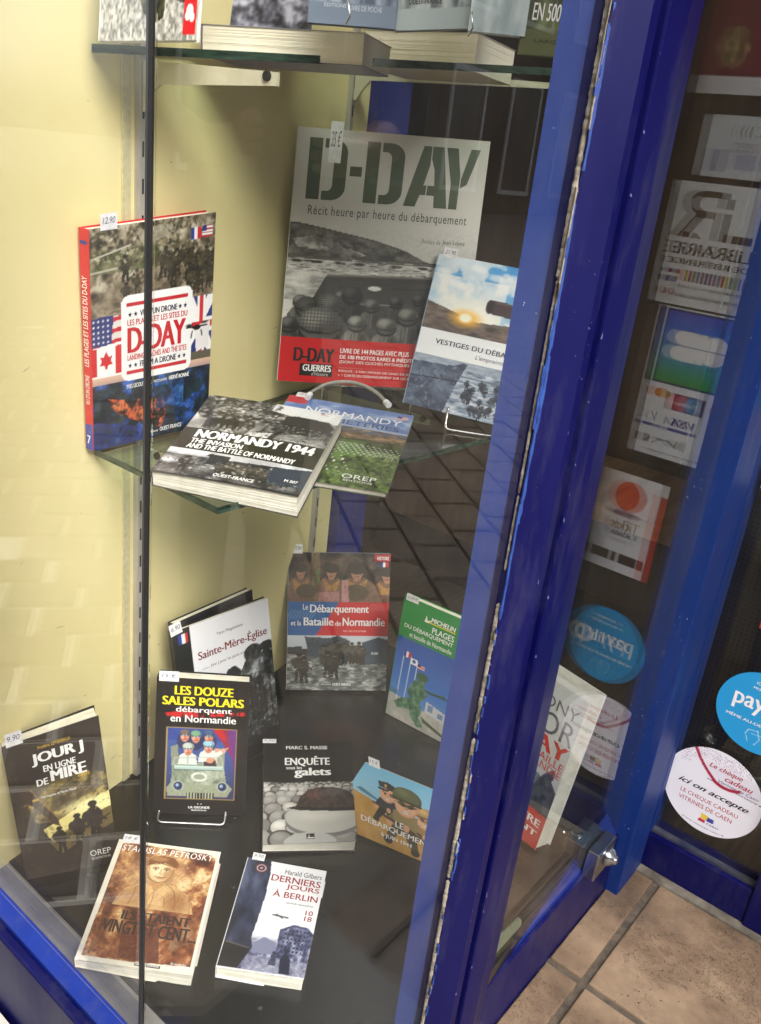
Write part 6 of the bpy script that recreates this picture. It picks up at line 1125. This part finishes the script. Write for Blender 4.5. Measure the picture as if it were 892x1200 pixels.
# bookshop label
p = Pic(110, 150, (226,230,228)); bkc = [(230,170,60),(200,60,50),(120,170,80),(110,150,200),(140,110,120),(150,50,60),(90,120,80),(80,120,190),(70,100,170),(220,90,50),(190,190,90),(100,130,90),(170,190,110),(150,140,200),(120,110,170)]
for k in range(15): p.rect(.06+.045*(14-k), .70, .095+.045*(14-k), .79, bkc[k])
p.rect(.82,.71,.92,.74,(60,70,140)); p.rect(.78,.71,.82,.74,(200,60,60)); p.rect(.80,.77,.93,.81,(70,80,140))
GY = (88,74,62)
LR = shape([[(.66,.0),(.80,.0),(.80,.10),(.74,.10)]]+[[(0,0),(.26,0),(.26,.14),(0,.14)],[(.33,0),(.44,0),(.44,.50),(.33,.50)],[(.33,.58),(.44,.58),(.44,.76),(.33,.76)]]+[[(.40,.86),(.74,.86),(.84,.82),(.90,.74),(.91,.62),(.87,.50),(.80,.43),(1.0,.0),(.85,0),(.68,.38),(.55,.38),(.55,.50),(.70,.51),(.77,.56),(.79,.64),(.77,.71),(.70,.75),(.40,.75)]])
sticker('white reference bookshop sticker with big angular letters', sframe(.258, .138, .882, .727), p, [('', .10, .06, .92, .44, GY, {'shape': LR}), ('LiBRAiRiE', .06, .48, .94, .58, GY, {'b': .03}), ('DE RÉFÉRENCE', .06, .60, .95, .66, GY, {'b': .03}), ('MINISTÈRE DE LA CULTURE', .05, .82, .78, .85, GY), ('CENTRE NATIONAL DU LIVRE', .05, .90, .78, .93, GY), ('CNL', .80, .87, .95, .92, (190,50,60), {'b': .03})])
p = Pic(80, 60, (214,220,222)); p.rect(.70,.55,.90,.9,(160,165,185)); p.rect(.25,.6,.6,.85,(180,184,205))
sticker('small pale contactless notice above the bookshop sticker', sframe(.262, .160, .962, .890), p, [('C1', .22, .15, .38, .32, (90,90,96), {'b': .02}), (')))', .48, .15, .62, .35, (90,90,96)), ('DOCUMENT', .3, .42, .66, .50, (120,120,126)), ('UTILISABLE', .3, .52, .7, .58, (120,120,126))])
p = Pic(90, 70, (226,226,228)); p.rect(0,0,1,.86,(120,16,44)); p.noise(.55,.45,.85,.82,16,70,[(0,(90,70,40)),(1,(190,170,110))],1,poly=[(.70+.12*cos(a),.64+.16*sin(a)) for a in np.linspace(0,2*pi,16)])
sticker('crimson poster with a gold round emblem high on the glass panel', sframe(.262, .13, 1.13, .985), p, [])

def blot(name, mat, cx, cy, r, z, par=None, el=1.0, ang=0):
    n_ = 14; P = [(cx+cos(ang)*r*el*cos(t)*q-sin(ang)*r*sin(t)*q, cy+sin(ang)*r*el*cos(t)*q+cos(ang)*r*sin(t)*q) for t, q in ((2*pi*i/n_, rs.uniform(.6, 1.2)) for i in range(n_))]
    return MB().prism(P, z, z+.0006).build(name, mat, par)

# ------------------------------------------------------------------ what the panes mirror: the other side of the street, trees, the photographer
ob = thing('opposite_building', 'dark stone building across the street with tall windows', 'building', (-11, -3, ZG))
stn = mat_noise('grey_brown_stone', rgb(50,42,34), rgb(72,60,48), 3, .9, bmp=.4); dkg = mat_plain('dark_window_glass', (.02,.022,.026,1), .1)
MB().box(-13, -11, -52, 12, ZG, 12.0).build('wall', stn, ob); MB().prism([(-13.3,-52.3),(-10.7,-52.3),(-10.7,12.3),(-13.3,12.3)], 12.0, 13.2).build('roof', mat_plain('slate_roof', (.06,.065,.075,1), .7), ob)
for k in range(17):
    for j in range(3):
        y = -29.0+k*2.4; z = .4+j*3.6; f = MB(); f.box(-11.0, -10.93, y-.08, y+1.28, z-.1, z); f.box(-11.0, -10.95, y-.08, y, z, z+2.3); f.box(-11.0, -10.95, y+1.2, y+1.28, z, z+2.3); f.box(-11.0, -10.95, y-.08, y+1.28, z+2.3, z+2.42); f = f.build('window', M['white'] if k % 3 else M['ledge'], ob)
        MB().box(-10.999, -10.97, y, y+1.2, z, z+2.3).build('pane', dkg, f)
        f.children[0].matrix_parent_inverse = Matrix.Translation(-ob.location)@Matrix.Translation(ob.location)
leafm = mat_noise('tree_leaves', (.03,.06,.015,1), (.08,.12,.03,1), 4, .7, bmp=0); bark = mat_noise('tree_bark', (.05,.04,.03,1), (.1,.08,.06,1), 20, .9)
for i, (x, y, h, lb) in enumerate(((-6.5, 5.2, 5.2, 'leafy street tree reflected high in the left pane'), (-7.2, -1.4, 4.6, 'smaller street tree in front of the opposite building'), (-6.8, -7.5, 5.0, 'street tree far down the street'))):
    rs = random.Random(40+i); t = thing('street_tree', lb, 'tree', (x, y, ZG), 'trees across the street')
    MB().tube([(x, y, ZG), (x+.04, y, h*.3), (x-.03, y+.05, h*.6), (x, y, h*.85)], [.13, .10, .07, .03], 10).build('trunk', bark, t, smooth=True)
    lb_ = MB()
    for k in range(7): a = rs.uniform(0, 2*pi); lb_.tube([(x, y, h*rs.uniform(.4,.6)), (x+cos(a)*.5, y+sin(a)*.5, h*.7), (x+cos(a)*1.0, y+sin(a)*1.0, h*.85)], [.05, .03, .012], 6)
    lb_.build('limb', bark, t); mb = MB()
    cl = [(rs.gauss(0, .65), rs.gauss(0, .65), rs.gauss(0, .6)) for _ in range(46)]
    for k in range(5200):
        c = rs.choice(cl); p = Vector((x+c[0]+rs.gauss(0, .2), y+c[1]+rs.gauss(0, .2), h*.85+c[2]+rs.gauss(0, .17))); u = Vector((rs.gauss(0,1), rs.gauss(0,1), rs.gauss(0,1))).normalized(); w = u.orthogonal().normalized(); s = rs.uniform(.04, .08)
        mb.add([p-u*s, p+w*s*.6, p+u*s, p-w*s*.6], [(0,1,2,3)])
    mb.build('crown', leafm, t)['kind'] = 'stuff'
# the photographer, standing behind the phone that takes the picture
F2 = unit((RM[0][2], RM[1][2], 0)); R2 = np.array([F2[1], -F2[0], 0])
def pp(r, f, z): return tuple(np.array([0,0,ZG])+R2*r+F2*f+np.array([0,0,z]))
ph = thing('person', 'person in dark jacket and trousers holding up a phone to the window', 'person', pp(0, -.42, 0))
V, E, RR = [], [], []
def jv(p, r, par=None): V.append(p); RR.append(r); (E.append((par, len(V)-1)) if par is not None else None); return len(V)-1
pel = jv(pp(0,-.40,.83), (.15,.11)); wa = jv(pp(0,-.40,.98), (.135,.095), pel); chs = jv(pp(0,-.37,1.16), (.165,.11), wa); up = jv(pp(0,-.35,1.29), (.12,.085), chs); nk = jv(pp(0,-.33,1.37), (.052,.052), up)
hd = jv(pp(0,-.31,1.44), (.070,.078), nk); hd2 = jv(pp(0,-.295,1.52), (.074,.085), hd); hd3 = jv(pp(0,-.30,1.585), (.05,.058), hd2); skin_v = {nk, hd, hd2, hd3}
for s in (-1, 1):
    h = jv(pp(.075*s,-.41,.78), (.09,.09), pel); k = jv(pp(.068*s,-.38,.42), (.062,.062), h); an = jv(pp(.066*s,-.43,.08), (.042,.045), k); ft = jv(pp(.068*s,-.36,.035), (.040,.032), an); jv(pp(.075*s,-.24,.028), (.036,.024), ft)
    sh = jv(pp(.17*s,-.36,1.27), (.065,.065), up); el = jv(pp(.235*s,-.27,1.05), (.048,.048), sh); wr = jv(pp(.11*s,-.075,.985), (.027,.027), el); pa = jv(pp(.078*s,-.045,.99), (.030,.018), wr); skin_v |= {wr, pa}
    for i_, dz in enumerate((.032, .014, -.004, -.020)):
        a1 = jv(pp(.062*s,-.030,.99+dz), (.0085,.0085), pa); L = (.9, 1.05, 1.0, .8)[i_]; a2 = jv(pp((.052-.004*L)*s,-.022,.992+dz), (.008,.008), a1); a3 = jv(pp((.044-.022*L+.01)*s,-.021,.994+dz*1.05), (.0065,.0065), a2); skin_v |= {a1, a2, a3}
    t1 = jv(pp(.070*s,-.062,1.01), (.011,.011), pa); t2 = jv(pp(.052*s,-.055,1.03), (.009,.009), t1); t3 = jv(pp(.038*s,-.046,1.035), (.0075,.0075), t2); skin_v |= {t1, t2, t3}
me = bpy.data.meshes.new('body'); me.from_pydata(V, E, []); bo = bpy.data.objects.new('body_skin', me); COL.objects.link(bo)
md = bo.modifiers.new('skin', 'SKIN'); sl_ = me.skin_vertices[0].data
for i, r in enumerate(RR): sl_[i].radius = r
sl_[0].use_root = True; md2 = bo.modifiers.new('sub', 'SUBSURF'); md2.levels = 2; bpy.context.view_layer.update()
fm = bpy.data.meshes.new_from_object(bo.evaluated_get(bpy.context.evaluated_depsgraph_get())); bpy.data.objects.remove(bo)
fm.materials.clear()
for mm in (mat_noise('dark_navy_cloth', (.010,.011,.016,1), (.02,.021,.028,1), 60, .9), mat_plain('skin_tone', rgb(196,150,124), .55), mat_noise('dark_trousers', (.012,.011,.011,1), (.022,.021,.02,1), 60, .9), M['rubber']): fm.materials.append(mm)
VA = np.array(V)
for pg in fm.polygons:
    c = np.array(pg.center); i = int(np.argmin(((VA-c)**2).sum(1))); z = c[2]-ZG
    pg.material_index = 1 if i in skin_v and not (i in (nk,) and z < 1.36) else (3 if z < .07 else (2 if z < .86 else 0)); pg.use_smooth = True
body = bpy.data.objects.new('body', fm); COL.objects.link(body); body.parent = ph; body.matrix_parent_inverse = Matrix.Translation(-ph.location)
hc = Vector(pp(0,-.315,1.545)); hm = MB().lathe(hc-Vector((0,0,.045)), (0,0,1), [(0,.083),(.03,.094),(.06,.088),(.09,.064),(.108,.025),(.112,.004)], 24).build('hair', mat_noise('brown_hair', (.02,.013,.008,1), (.05,.032,.02,1), 90, .6, sc=(1,1,.2)), ph, smooth=True)
for v in hm.data.vertices:
    q = np.array(v.co)-np.array(hc); f_ = q@F2
    if f_ > .055: v.co = Vector(np.array(v.co)-F2*(f_-.055)*.6+np.array([0,0,.03]))
for s in (-1, 1): MB().lathe(pp(.030*s,-.222,1.525), F2, [(-.006,.010),(0,.0095),(.003,.006)], 12).build('eye', M['rubber'], ph)
MB().tube([pp(0,-.222,1.515), pp(0,-.205,1.488), pp(0,-.212,1.48)], [.008,.013,.008], 8).build('nose', fm.materials[1], ph, smooth=True)
MB().tube([pp(-.022,-.224,1.458), pp(0,-.218,1.456), pp(.022,-.224,1.458)], [.003,.006,.003], 8).build('mouth', ink((150,80,74)), ph, smooth=True)
dn_ = RM[:, 1]; fw3 = RM[:, 2]; rt3 = RM[:, 0]; o3 = np.array([0,0,EYE])-fw3*.014
ph2 = thing('phone', 'dark phone held up by the person', 'phone', tuple(o3)); P = []
for f_ in (0, .008):
    for r, d_ in ((-.034,.108),(.034,.108),(.034,-.03),(-.034,-.03)): P.append(o3-fw3*f_+rt3*r+dn_*d_)
MB().hexa(P).build('case', M['rubber'], ph2, bevel=.002)
